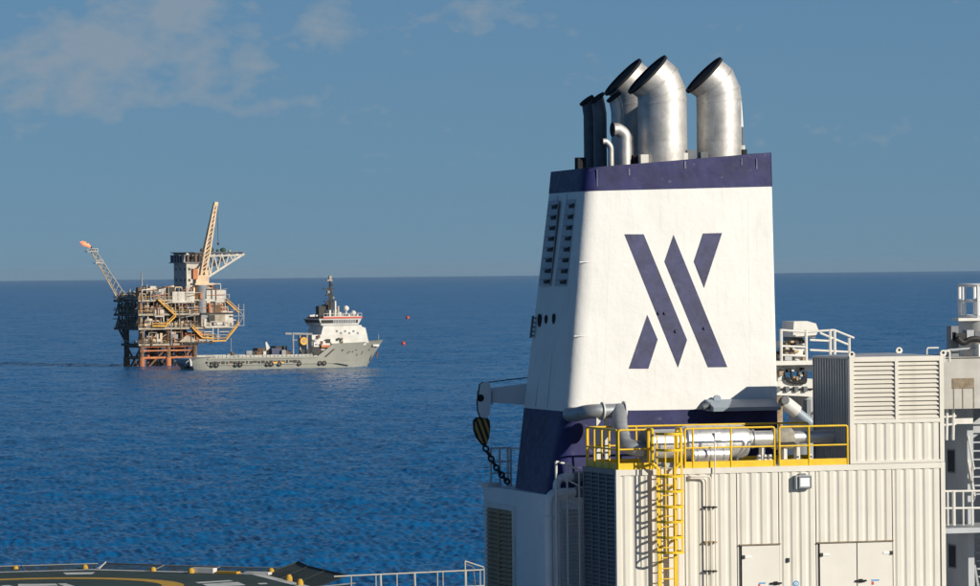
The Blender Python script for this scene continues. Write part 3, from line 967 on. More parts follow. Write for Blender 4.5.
        t.part('rim_flange', MB().loft([[c0 + (q - c0) * s_ + d_end * h_ for q in rr[-1]] for s_, h_ in ((0.9, 0.012), (0.9, 0.05), (1.3, 0.05), (1.3, -0.02), (1.0, -0.02))], cap=False), M_dark, 30, parent=o)
        t.part('mouth', MB().loft([[c0 + (q - c0) * 0.9 + d_end * h_ for q in rr[-1]] for h_ in (0.004, 0.012)]), M_dark, parent=o)
    slim(590.3, 8.4, 12.5, 587.0, 101, M_darkpipe, 'slim exhaust pipe, coloured dark for shade, with slanted mouth')
    slim(600.5, 7.6, 13.0, 597.5, 98.5, M_darkpipe, 'slim exhaust pipe, coloured dark for shade, with slanted mouth')
    slim(618.0, 7.0, 12.5, 614.0, 97.5, M_steel, 'slim bare steel exhaust pipe with slanted mouth')
    def goose(px, v, dia, mx, my, lab, nm='vent_pipe'):
        pb = S.at(px, 165, v)
        m_ = S.at(mx, my, v)
        R = dia / 2 / 33.3
        pts = bend([V((pb.x, v, zd - 0.2)), V((pb.x, v, m_.z - 0.10)), V((pb.x - (pb.x - m_.x) * 0.6, v, m_.z + 0.05)), V((m_.x, v, m_.z + 0.04))], 0.30, 7)
        o = t.part(nm, MB().tube(pts, R, 16), M_steel, 40, label=lab)
        e = pts[-1]
        t.part('pipe_lip', MB().tube([e, e + V((-0.03, 0, 0))], R * 1.12, 16), M_dark, 40, parent=o)
    goose(625.3, 6.2, 12.6, 613.0, 131, 'steel gooseneck vent pipe with its mouth turned sideways')
    goose(611.0, 5.9, 5.8, 602.5, 143, 'thin short steel gooseneck vent pipe')
    # small boxes and lugs on the rim
    def rbox(px0, px1, py0, py1, v, d, m, nm):
        a = S.at(px0, py1, v); b_ = S.at(px1, py0, v)
        t.part(nm, MB().box((a.x, v, a.z), (b_.x, v + d, b_.z)), m)
    rbox(578, 586, 157.5, 172, 6.6, 0.3, M_dark, 'deck_box')
    rbox(641, 648.5, 154.5, 164, 5.75, 0.25, M_pale, 'pipe_bracket')
    rbox(634, 641, 155, 166, 6.0, 0.3, M_dark, 'deck_box')
    rbox(687, 696, 150, 162, 5.8, 0.4, M_darkpipe, 'deck_box')
    rbox(682, 688, 153, 162, 5.75, 0.2, M_pale, 'pipe_bracket')
    rbox(701, 708, 152, 160, 5.7, 0.25, M_darkpipe, 'deck_box')
    rbox(742.5, 747, 149.5, 157, 5.9, 0.2, M_dark, 'pipe_bracket')
    p0, p1, p2 = S.at(742.8, 154, 6.0), S.at(741.9, 127, 6.0), S.at(740.6, 101, 6.0)
    an = t.part('antenna', MB().tube([p0, p1], 0.035, 8), M_darkpipe, 40)
    t.part('whip', MB().tube([p1, p2], [0.045, 0.03], 8), M_plate, 40, parent=an)
    t.part('insulator', MB().tube([p0, p0 + V((0, 0, 0.25))], 0.07, 8), M_pale, 40, parent=an)
    for px, py, w_, h_ in ((629, 172, 0.05, 0.20), (685, 165, 0.06, 0.22), (741.5, 162, 0.04, 0.2), (756.5, 164, 0.04, 0.3), (597, 178, 0.03, 0.5)):
        p = fp(px, py)
        t.part('weld_mark', MB().prism([p + V((-w_ / 2, 0, -h_ / 2)) , p + V((w_ / 2, 0, -h_ / 2)), p + V((w_ * 0.3, 0, h_ / 2)), p + V((-w_ / 2, 0, h_ / 2))], n * 0.03), M_scuff)
    return zb, vf
ZB, VF = build_funnel()

# folded blue grey platform flap on the funnel face
def build_flap():
    p0, p1 = S.at(710.5, 409.5, 4.2), S.at(777.5, 409.5, 4.2)
    z0 = p0.z
    t = Thing(S, 'folded_platform', 'blue grey folded platform flap on the funnel face above the silencer', 'platform', ((p0.x + p1.x) / 2, 4.6, z0))
    zt = S.at(740, 399, 4.5).z
    mb = MB()
    mb.loft([[V((u, 3.95, z0 - 0.05)), V((u, 3.92, z0 + 0.06)), V((u, 4.52, zt)), V((u, 4.70, zt)), V((u, 4.75, z0 - 0.05))] for u in (p0.x, p1.x)])
    t.part('flap', mb, M_bluegrey)
    a = S.at(706, 405.5, 4.3)
    t.part('hinge', MB().tube([(a.x - 0.1, 4.3, a.z - 0.05), (a.x + 0.16, 4.3, a.z)], 0.09, 10), M_darkpipe, 40)
    b_ = S.at(717, 398, 4.5)
    t.part('lug', MB().tube([(b_.x, 4.45, b_.z - 0.02), (b_.x, 4.55, b_.z - 0.02)], 0.11, 12), M_bluegrey, 40)
build_flap()

# ---------------------------------------------------------------- funnel base house with rusty louvre
def build_base():
    zt = ZB - 0.004
    u0 = S.at(548.5, 530, VF - 0.1).x
    vb = S.at(485, 530, VF).y
    # depth at which the left wall ends at pixel 485
    vfar = None
    for k in range(40, 130):
        v = k * 0.1
        if vfar is None and S.at(485, 520, v).x >= u0:
            vfar = v
    vfar = vfar or 11.0
    t = Thing(S, 'funnel_house', 'pale blue grey house under the funnel with a rusty louvred opening', 'deckhouse', (u0 + 3, (VF + vfar) / 2, CB))
    t.part('wall', MB().box((u0, VF - 0.1, CB - 0.0), (u0 + 7.2, vfar, zt)), M_housegrey)
    t.part('roof_edge', MB().box((u0 - 0.03, VF - 0.13, zt - 0.10), (u0 + 7.2, vfar + 0.03, zt + 0.003)), M_housegrey)
    def sd(px, py):
        d = S.I.to_3x3() @ ray(px, py)
        return S.o + d * ((u0 - S.o.x) / d.x)
    a, b_ = sd(489, 507), sd(513.5, 507)
    z1 = a.z
    fr = MB()
    ya, yb = a.y, b_.y
    fr.box((u0 - 0.06, ya - 0.0, CB), (u0, ya + 0.22, z1 + 0.15)).box((u0 - 0.06, yb - 0.2, CB), (u0, yb, z1 + 0.15)).box((u0 - 0.06, yb, z1), (u0, ya, z1 + 0.15))
    g = t.part('grille_frame', fr, M_pale)
    t.part('grille_backing', MB().box((u0 - 0.02, yb, CB), (u0 - 0.004, ya, z1)), M_dark, parent=g)
    ym = (ya + yb) / 2
    t.part('mullion', MB().box((u0 - 0.10, ym - 0.05, CB), (u0 - 0.02, ym + 0.05, z1)), M_rust, parent=g)
    s0 = None
    n = int((z1 - CB) / 0.13)
    for k in range(n):
        z = z1 - 0.06 - k * 0.13
        if s0 is None:
            mb = MB().add([(u0 - 0.09, yb, z - 0.06), (u0 - 0.09, ya, z - 0.06), (u0 - 0.02, ya, z + 0.03), (u0 - 0.02, yb, z + 0.03),
                           (u0 - 0.09, yb, z - 0.045), (u0 - 0.09, ya, z - 0.045), (u0 - 0.02, ya, z + 0.045), (u0 - 0.02, yb, z + 0.045)],
                          [(0, 3, 2, 1), (4, 5, 6, 7), (0, 1, 5, 4), (2, 3, 7, 6), (1, 2, 6, 5), (3, 0, 4, 7)])
            s0 = t.part('slat', mb, M_rust, parent=g)
        else:
            t.copy(s0, (0, 0, -0.13 * k))
    # ribbed ventilation panels on the front, next to the container
    for x0, x1 in ((550.5, 559), (561.5, 582)):
        p0, p1 = S.at(x0, 505, VF - 0.2), S.at(x1, 505, VF - 0.2)
        gp = t.part('front_grille', MB().box((p0.x, VF - 0.16, CB), (p1.x, VF - 0.1, p0.z)), M_housegrey)
        s1 = None
        for k in range(34):
            z = p0.z - 0.07 - k * 0.11
            if s1 is None:
                s1 = t.part('slat', MB().add([(p0.x + 0.03, VF - 0.28, z - 0.05), (p1.x - 0.03, VF - 0.28, z - 0.05), (p1.x - 0.03, VF - 0.16, z + 0.03), (p0.x + 0.03, VF - 0.16, z + 0.03), (p0.x + 0.03, VF - 0.16, z), (p1.x - 0.03, VF - 0.16, z)],
                                             [(0, 1, 2, 3), (0, 4, 5, 1), (0, 3, 4), (1, 5, 2)]), M_housegrey, parent=gp)
            else:
                t.copy(s1, (0, 0, -0.11 * k))
    # small bracket lamp on the roof corner
    p = S.at(490, 488, vfar - 0.4)
    t.part('roof_lamp', MB().box((u0 - 0.15, vfar - 0.9, zt), (u0 + 0.25, vfar - 0.2, zt + 0.12)), M_pale)
    return u0, vfar, zt
U0, VFAR, ZT = build_base()

# white pipes standing in front of the funnel house
def build_pipes():
    v = VF - 0.75
    lab = ['thick pale vent pipe bending towards the louvred container end, upper of two', 'thick pale vent pipe bending towards the louvred container end, lower of two']
    for i, (px, py, pe, r) in enumerate(((556.5, 477, 583, 0.11), (548.5, 492.5, 583, 0.12))):
        a = S.at(px, py, v - 0.2 * i); e = S.at(pe, py, v)
        t = Thing(S, 'vent_pipe', lab[i], 'pipe', (a.x, a.y, CB), 'vent pipes beside the funnel house')
        t.part('pipe', MB().tube(bend([(a.x, a.y, CB), (a.x, a.y, a.z), (e.x, a.y, a.z)], 0.3), r, 14), M_housegrey if i else M_housegrey, 40)
        t.part('end_cap', MB().tube([(e.x - 0.3, a.y, a.z), (e.x - 0.02, a.y, a.z)], r * 1.35, 14), M_slate, 40)
        t.part('collar', MB().tube([(a.x, a.y, a.z - 0.75), (a.x, a.y, a.z - 0.68)], r * 1.3, 14), M_housegrey, 40)
    t = Thing(S, 'access_railing', 'small pale handrail frame between funnel foot and louvred container end', 'railing', (S.at(565, 500, v).x, v - 0.5, CB))
    vv = v - 0.55
    pts = [S.at(556, 461.5, vv), S.at(567, 464, vv), S.at(579, 470, vv)]
    t.part('top_rail', MB().tube(pts, 0.03, 8), M_pale, 40)
    for k, p in enumerate(pts):
        t.part('post', MB().tube([p, (p.x, p.y, CB)], 0.04 if k == 0 else 0.028, 8), M_pale, 40)
    t.part('mid_rail', MB().tube([p - V((0, 0, 0.45)) for p in pts], 0.024, 8), M_pale, 40)
    t.part('mid_rail', MB().tube([p - V((0, 0, 1.0)) for p in pts], 0.024, 8), M_pale, 40)
build_pipes()

# white roof rail behind the hook
def build_hookrail():
    v = VFAR - 0.5
    a, b_ = S.at(491, 489, v), S.at(511, 489, v)
    zt = S.at(500, 448, v).z
    t = Thing(S, 'roof_railing', 'small white railing on the funnel house roof behind the chain', 'railing', ((a.x + b_.x) / 2, v, ZT))
    for f_ in (0, 0.45, 0.85, 1.0):
        u = a.x + (b_.x - a.x) * f_
        t.part('post', MB().tube([(u, v, ZT + 0.003), (u, v, zt)], 0.035, 8), M_pale, 40)
    for dz in (0, 0.4, 0.75):
        t.part('rail', MB().tube([(a.x, v, zt - dz), (b_.x, v, zt - dz)], 0.025, 8), M_pale, 40)
    t.part('side_rail', MB().tube([(b_.x, v, zt), (b_.x, v - 1.0, zt)], 0.025, 8), M_pale, 40)
build_hookrail()

# ---------------------------------------------------------------- provision crane with striped hook block
def build_crane():
    v = 10.2
    p = S.at(481, 400, v)
    q = S.at(523, 393, v)
    ub = q.x + 4.2
    t = Thing(S, 'provision_crane', 'pale grey boom crane reaching out from behind the funnel', 'crane', (ub, v, DECK_Z + 0.03))
    zc = S.at(488, 395.5, v).z
    h0, h1 = 0.40, 0.62
    e = S.at(487, 395, v).x
    mb = MB()
    mb.loft([[V((e, v - 0.2, zc - h0 / 2)), V((e, v + 0.2, zc - h0 / 2)), V((e, v + 0.2, zc + h0 / 2)), V((e, v - 0.2, zc + h0 / 2))],
             [V((ub, v - 0.35, zc - h1 / 2 - 0.35)), V((ub, v + 0.35, zc - h1 / 2 - 0.35)), V((ub, v + 0.35, zc + h1 / 2 + 0.45)), V((ub, v - 0.35, zc + h1 / 2 + 0.45))]])
    t.part('boom', mb, M_housegrey)
    t.part('pedestal', MB().tube([(ub + 0.3, v, DECK_Z + 0.03), (ub + 0.3, v, zc - 0.3)], 0.6, 20), M_grey, 40)
    t.part('slew_housing', MB().box((ub - 0.6, v - 0.6, zc - 0.7), (ub + 1.1, v + 0.6, zc + 0.7)), M_grey)
    # head cheek plates with hole
    def plate(vv):
        pts = []
        for (px, py) in ((477.5, 384), (481, 381.5), (485.5, 382), (487.5, 386), (487.5, 404), (486.5, 414), (483, 418), (478, 417), (475.5, 411), (475, 402)):
            a = S.at(px, py, v)
            pts.append(V((a.x, vv, a.z)))
        return MB().prism(pts, (0, 0.05, 0))
    h = t.part('head_plate', plate(v - 0.34), M_plate)
    t.part('head_plate', plate(v - 0.19), M_chain)
    c = S.at(480.5, 398, v - 0.34)
    t.part('sheave_hole', MB().tube([(c.x, v - 0.352, c.z), (c.x, v - 0.335, c.z)], 0.11, 18), M_dark, 40, parent=h)
    c2 = S.at(485.5, 398, v - 0.3)
    t.part('head_box', MB().box((c2.x - 0.12, v - 0.30, c2.z - 0.2), (c2.x + 0.22, v + 0.2, c2.z + 0.2)), M_grey)
    a, b_ = S.at(486, 382.5, v), S.at(524, 378, v)
    t.part('wire_rope', MB().tube([a, b_, V((ub, v, b_.z + 0.3))], 0.018, 6), M_chain)
    # striped hook block
    tp, bt = S.at(481.5, 418.5, v), S.at(484.0, 445, v)
    hb = Thing(S, 'hook_block', 'black and yellow striped hook block hanging from the crane head', 'hook block', (bt.x, v, bt.z))
    stripe = bpy.data.materials.new('hazard stripes')
    stripe.use_nodes = True
    tr = stripe.node_tree
    wv = tr.nodes.new('ShaderNodeTexWave')
    wv.inputs['Scale'].default_value = 2.0
    wv.wave_profile = 'TRI'
    tcx = tr.nodes.new('ShaderNodeTexCoord'); mpx = tr.nodes.new('ShaderNodeMapping')
    mpx.inputs['Rotation'].default_value = (0, rad(20), 0)
    tr.links.new(tcx.outputs['Object'], mpx.inputs[0]); tr.links.new(mpx.outputs[0], wv.inputs[0])
    rp = tr.nodes.new('ShaderNodeValToRGB'); rp.color_ramp.interpolation = 'CONSTANT'
    rp.color_ramp.elements[0].color = (0.012, 0.012, 0.012, 1)
    rp.color_ramp.elements[1].position = 0.5; rp.color_ramp.elements[1].color = (0.50, 0.30, 0.06, 1)
    tr.links.new(wv.outputs[1], rp.inputs[0]); tr.links.new(rp.outputs[0], tr.nodes['Principled BSDF'].inputs['Base Color'])
    prof = [((474.5, 423), ), ]
    pts = []
    for (px, py) in ((474.2, 421.5), (477, 418.5), (486, 418.5), (488.5, 421.5), (488.8, 430), (487.5, 438), (484.8, 445), (482.5, 444), (477.0, 437), (474.5, 430)):
        a = S.at(px, py, v)
        pts.append(V((a.x, v - 0.16, a.z)))
    hb.part('cheek', MB().prism(pts, (0, 0.32, 0)), stripe)
    ct = sum(pts, V()) / len(pts)
    hb.part('rim', MB().prism([ct + (p_ - ct) * 1.10 + V((0, 0.08, 0)) for p_ in pts], (0, 0.16, 0)), M_dark)
    hb.part('shackle', MB().tube([tp + V((0, 0, 0.15)), tp - V((0, 0, 0.1))], 0.08, 10), M_chain, 40)
    # chain links
    c0, c1 = S.at(484.2, 445.5, v), S.at(508, 482, v - 0.6)
    ch = Thing(S, 'chain', 'heavy dark chain slanting from the hook block down to the roof', 'chain', (c1.x, c1.y, c1.z - 0.1))
    n = 9
    dv = (c1 - c0)
    for k in range(n):
        a = c0 + dv * (k / n) ; b_ = c0 + dv * ((k + 1.25) / n)
        sag = -0.10 * math.sin(math.pi * (k + 0.5) / n)
        a = a + V((0, 0, sag)); b_ = b_ + V((0, 0, sag))
        d = (b_ - a).normalized()
        side_ = V((0, 1, 0)) if k % 2 else d.cross(V((0, 1, 0)))
        L = (b_ - a).length
        pts = []
        for i in range(13):
            q = 2 * math.pi * i / 12
            pts.append((a + b_) / 2 + d * (math.cos(q) * L / 2) + side_ * (math.sin(q) * 0.085))
        ch.part('chain_link', MB().tube(pts, 0.032, 6), M_chain, 60)
build_crane()

# ---------------------------------------------------------------- white service crane between funnel and intake
def build_service():
    v = 9.0
    def P(px, py, vv=v):
        return S.at(px, py, vv)
    base = P(790, 395)
    t = Thing(S, 'service_crane', 'weathered white crane platform with motor box between funnel and intake housing', 'crane', (base.x, v, DECK_Z + 0.03))
    def bx(nm, a, b_, vv, d, m, par=None):
        p, q = P(a[0], a[1], vv), P(b_[0], b_[1], vv)
        return t.part(nm, MB().box((p.x, vv, p.z), (q.x, vv + d, q.z)), m, parent=par)
    t.part('pedestal', MB().tube([(base.x + 0.9, v + 1, DECK_Z + 0.03), (base.x + 0.9, v + 1, P(790, 390).z)], 0.55, 18), M_grey, 40)
    fl = bx('platform_floor', (776, 361), (851, 364), v - 0.4, 2.4, M_pale)
    mh = MB()
    a, b_, c, d = P(793, 337), P(819, 339), P(819, 325), P(793, 321)
    mh.prism([a, P(815, 338), P(818.5, 330), P(816, 323.5), P(807, 321), P(794, 321.5)], (0, 1.0, 0))
    t.part('motor_housing', mh, M_pale)
    for px, py0, py1 in ((781, 329, 364), (806, 330, 364), (830, 329.5, 364), (834.5, 330, 364), (849, 338, 364)):
        p, q = P(px, py0, v - 0.35), P(px, py1, v - 0.35)
        t.part('rail_post', MB().tube([p, (p.x, v - 0.35, q.z)], 0.05, 8), M_pale, 40)
    for p0, p1 in (((781, 330), (806, 332)), ((806, 332), (834, 330)), ((834, 330), (854, 338)), ((781, 346), (806, 347)), ((810, 340), (830, 341)), ((820, 333), (849, 345)), ((810, 350), (849, 352)), ((781, 355), (806, 356))):
        t.part('rail', MB().tube([P(*p0, v - 0.35), P(*p1, v - 0.35)], 0.035, 8), M_pale, 40)
    bx('control_box', (785, 352), (793, 361), v, 0.5, M_grey)
    bx('control_box', (795, 349), (803, 360), v + 0.1, 0.5, M_pale)
    bx('winch_frame', (783, 341), (806, 347), v + 0.3, 0.6, M_pale)
    t.part('winch_drum', MB().tube([P(787, 337, v + 0.6), P(800, 337, v + 0.6)], 0.28, 16), M_darkpipe, 40)
    bx('cross_beam', (775, 364), (812, 371), v + 0.1, 0.8, M_pale)
    for k in range(3):
        p = P(784 + 7 * k, 371, v)
        pts = bend([p, P(786 + 6 * k, 381, v - 0.1), P(800 + 3 * k, 384, v - 0.1), P(806, 374 - k, v)], 0.2)
        t.part('hose', MB().tube(pts, 0.04, 8), M_chain, 40)
    # boom lying sideways, hydraulic ram
    mb = MB()
    pts = [P(774, 382), P(800, 378), P(815, 379), P(815, 397), P(800, 396), P(774, 395)]
    mb.prism(pts, (0, 0.9, 0))
    bo = t.part('boom', mb, M_pale)
    for k in range(4):
        p = P(778 + 9 * k, 389, v - 0.05)
        t.part('hydraulic_line', MB().tube([p, P(786 + 9 * k, 389, v - 0.05)], 0.03, 6), M_chain, parent=bo)
        t.part('line_clamp', MB().box((p.x - 0.06, v - 0.1, p.z - 0.08), (p.x + 0.06, v, p.z + 0.08)), M_darkpipe, parent=bo)
    rs = random.Random(3)
    for k in range(34):
        px, py = rs.uniform(777, 806), rs.uniform(338, 360)
        w_, h_ = rs.uniform(1.5, 5), rs.uniform(1.5, 5)
        vv = v + rs.uniform(-0.1, 0.5)
        bx('hydraulic_fitting', (px, py + h_), (px + w_, py), vv, rs.uniform(0.15, 0.5), rs.choice([M_rust, M_dark, M_darkpipe, M_pale, M_cream, M_rustpanel, M_chain]))
    for k in range(14):
        px, py = rs.uniform(778, 806), rs.uniform(367, 380)
        bx('hydraulic_fitting', (px, py + rs.uniform(2, 5)), (px + rs.uniform(1.5, 4), py), v - rs.uniform(0.02, 0.2), 0.2, rs.choice([M_rust, M_darkpipe, M_pale, M_chain, M_weather]))
    bx('boom_cheek', (776, 365), (783, 383), v + 0.2, 0.6, M_pale)
    a, m_, b_ = P(782, 400, v + 0.2), P(797, 412, v + 0.2), P(812, 424, v + 0.2)
    t.part('hydraulic_ram', MB().tube([a, m_], 0.21, 14), M_pale, 40)
    t.part('ram_rod', MB().tube([m_, b_ + (b_ - m_) * 0.4], 0.15, 14), M_bluegrey, 40)
    t.part('ram_pin', MB().tube([a + V((0, -0.3, 0)), a + V((0, 0.3, 0))], 0.13, 12), M_darkpipe, 40)
    t.part('ram_bracket', MB().box((P(775, 397).x, v, P(775, 408).z), (P(783, 397).x, v + 0.5, P(775, 396).z)), M_rustpanel)
    bx('rusty_column', (777, 408), (783, 440), v + 0.1, 0.4, M_rust)
    bx('bracket', (807, 400), (811, 424), v + 0.2, 0.3, M_slate)
build_service()

# ---------------------------------------------------------------- superstructure beyond the container
def build_tower():
    v = 6.0
    def P(px, py, vv=v):
        return S.at(px, py, vv)
    u0 = P(945.5, 480, 9.0).x
    uw = P(985, 480, 6.0).x
    t = Thing(S, 'accommodation_tower', 'weathered grey and white superstructure tower behind the container end', 'superstructure', (u0 + 3, 8, DECK_Z + 0.03))
    def bx(nm, a, b_, vv, d, m, par=None, lab=None):
        p, q = P(a[0], a[1], vv), P(b_[0], b_[1], vv)
        return t.part(nm, MB().box((p.x, vv, p.z), (q.x, vv + d, q.z)), m, parent=par, label=lab)
    zc = P(960, 409, v).z
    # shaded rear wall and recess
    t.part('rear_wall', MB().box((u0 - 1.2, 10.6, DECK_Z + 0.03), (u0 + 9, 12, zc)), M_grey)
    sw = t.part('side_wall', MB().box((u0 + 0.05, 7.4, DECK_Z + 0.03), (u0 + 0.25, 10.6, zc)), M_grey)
    for px, py in ((951.5, 461), (952.5, 556)):
        d = S.I.to_3x3() @ ray(px, py)
        p = S.o + d * ((u0 + 0.05 - S.o.x) / d.x)
        t.part('window', MB().box((u0 + 0.03, p.y - 0.25, p.z - 0.32), (u0 + 0.06, p.y + 0.25, p.z + 0.32)), M_window, parent=sw)
        t.part('window_frame', MB().box((u0 + 0.038, p.y - 0.30, p.z - 0.37), (u0 + 0.049, p.y + 0.30, p.z + 0.37)), M_slate, parent=sw)
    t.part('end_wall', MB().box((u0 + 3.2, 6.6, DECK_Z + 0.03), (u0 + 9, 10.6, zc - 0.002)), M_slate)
    # bright upper block
    up = bx('upper_block', (944, 409), (1060, 357), v, 4.5, M_weather)
    bx('rust_patch', (952.5, 388.5), (974, 378), v - 0.02, 0.03, M_rustpanel, up, 'weathered brown rectangular panel')
    for px in (953.5, 962.5, 973.5):
        bx('rust_run', (px, 409), (px + 0.7, 388), v - 0.012, 0.02, M_rustpanel, up)
    bx('upper_edge', (943, 358), (1060, 355.5), v - 0.06, 4.6, M_weather, up)
    # turret and gear above
    tur = t.part('turret', MB().tube([P(985, 356, v + 2.2), P(985, 319, v + 2.2)], 0.82, 28), M_pale, 40)
    bx('turret_cap', (958.5, 321), (1010, 317.5), v + 1.5, 0.5, M_pale)
    bx('grey_cabinet', (951.5, 357), (958.5, 326), v + 1.0, 0.35, M_slate)
    bx('cabinet_window', (953, 340), (956, 332), v + 0.98, 0.03, M_window)
    for k, (a, b_) in enumerate((((956, 341.5), (966, 333)), ((967, 340), (974, 330)), ((975, 339), (990, 331)))):
        bx('valve_block', a, b_, v + 0.9 + 0.05 * k, 0.35, (M_chain, M_grey, M_darkpipe)[k])
    t.part('cable_bundle', MB().tube(bend([P(957, 338, v + 0.8), P(963, 344, v + 0.8), P(972, 338, v + 0.8), P(990, 342, v + 0.8)], 0.2), 0.09, 8), M_chain, 40)
    t.part('gear_pipe', MB().tube([P(948, 350, v + 0.8), P(990, 347, v + 0.8)], 0.03, 8), M_grey, 40)
    bx('white_box', (979, 358), (1000, 344), v + 0.5, 0.5, M_plate)
    # handle frame by the intake box
    t.part('grab_frame', MB().tube(bend([P(944, 362, v - 0.3), P(944, 351, v - 0.3), P(949.5, 351, v - 0.3), P(949.5, 362, v - 0.3)], 0.06), 0.04, 8), M_pale, 40)
    # struts under the block
    for px in (947, 953.5):
        t.part('strut', MB().tube([P(px, 409, v + 0.3), P(px - 0.5, 440, v + 0.3)], 0.05, 8), M_pale, 40)
    for py in (417, 425):
        t.part('strut', MB().tube([P(944, py, v + 0.3), P(956, py - 1, v + 0.3)], 0.035, 8), M_pale, 40)
    bx('bracket', (955, 424), (973, 418), v + 0.6, 0.5, M_pale)
    # walkway
    wk = bx('walkway_slab', (944, 533.5), (1060, 525), v - 0.3, 2.4, M_grey)
    bx('walkway_slab', (944, 626), (1060, 618), v - 0.3, 2.4, M_grey)

    r = Thing(S, 'walkway_railing', 'white railing along the walkway beside the container end', 'railing', (P(965, 525).x, v - 0.25, P(965, 525).z))
    for px, rr in ((947.5, 0.035), (953.5, 0.06), (963, 0.03), (972, 0.03), (982, 0.05)):
        p, q = P(px, 491, v - 0.2), P(px, 525.5, v - 0.2)
        r.part('post', MB().tube([p, (p.x, p.y, q.z)], rr, 8), M_pale, 40)
    for py in (491, 508):
        r.part('rail', MB().tube([P(944, py + 0.2, v - 0.2), P(1000, py - 0.4, v - 0.2)], 0.035, 8), M_pale, 40)

    tr = Thing(S, 'turret_railing', 'round white railing on top of the superstructure turret', 'railing', (P(985, 318, v + 2.2).x, v + 2.2, P(985, 318).z))
    c = P(984, 318, v + 2.2); zt = P(984, 285, v + 2.2).z; R = 0.74
    for zz, rr in ((zt, 0.05), (zt - 0.48, 0.035), (c.z + 0.06, 0.05)):
        tr.part('ring_rail', MB().tube([(c.x + R * math.cos(2 * math.pi * k / 28), c.y + R * math.sin(2 * math.pi * k / 28), zz) for k in range(29)], rr, 8, cap=False), M_plate, 50)
    for k in range(10):
        q = 2 * math.pi * k / 10 + 0.3
        tr.part('post', MB().tube([(c.x + R * math.cos(q), c.y + R * math.sin(q), c.z - 0.02), (c.x + R * math.cos(q), c.y + R * math.sin(q), zt)], 0.04 if k % 2 else 0.055, 8), M_plate, 40)

    # two flights of stairs
    for i, (top, bot) in enumerate((((957, 404), (974.5, 498)), ((969, 533), (983, 620)))):
        lab = ['steel stair rising from the walkway to the bright upper block', 'steel stair below the walkway slab'][i]
        pt = P(top[0], top[1], v + 2.9); pb = P(bot[0], bot[1], v + 0.6)
        st = Thing(S, 'stairway', lab, 'stairs', pb)
        W = V((1.0, 0, 0))
        for off in (V((0, 0, 0)), W):
            st.part('stringer', MB().bar(pt + off, pb + off, 0.06, 0.22), M_pale if i == 0 else M_grey)
        if i == 0:
            st.part('handrail', MB().tube([pt + V((0, 0, 0.85)), pb + V((0, 0, 0.85))], 0.03, 8), M_pale, 40)
            st.part('handrail', MB().tube([pt + W + V((0, 0, 0.85)), pb + W + V((0, 0, 0.85))], 0.03, 8), M_pale, 40)
            for q in (0.1, 0.5, 0.9):
                p = pt.lerp(pb, q)
                st.part('handrail_post', MB().tube([p, p + V((0, 0, 0.85))], 0.025, 8), M_pale, 40)
        n = 11
        for k in range(n):
            p = pt.lerp(pb, (k + 0.5) / n)
            st.part('tread', MB().box((p.x + 0.03, p.y - 0.14, p.z - 0.03), (p.x + 0.97, p.y + 0.12, p.z + 0.01)), M_grey)
build_tower()

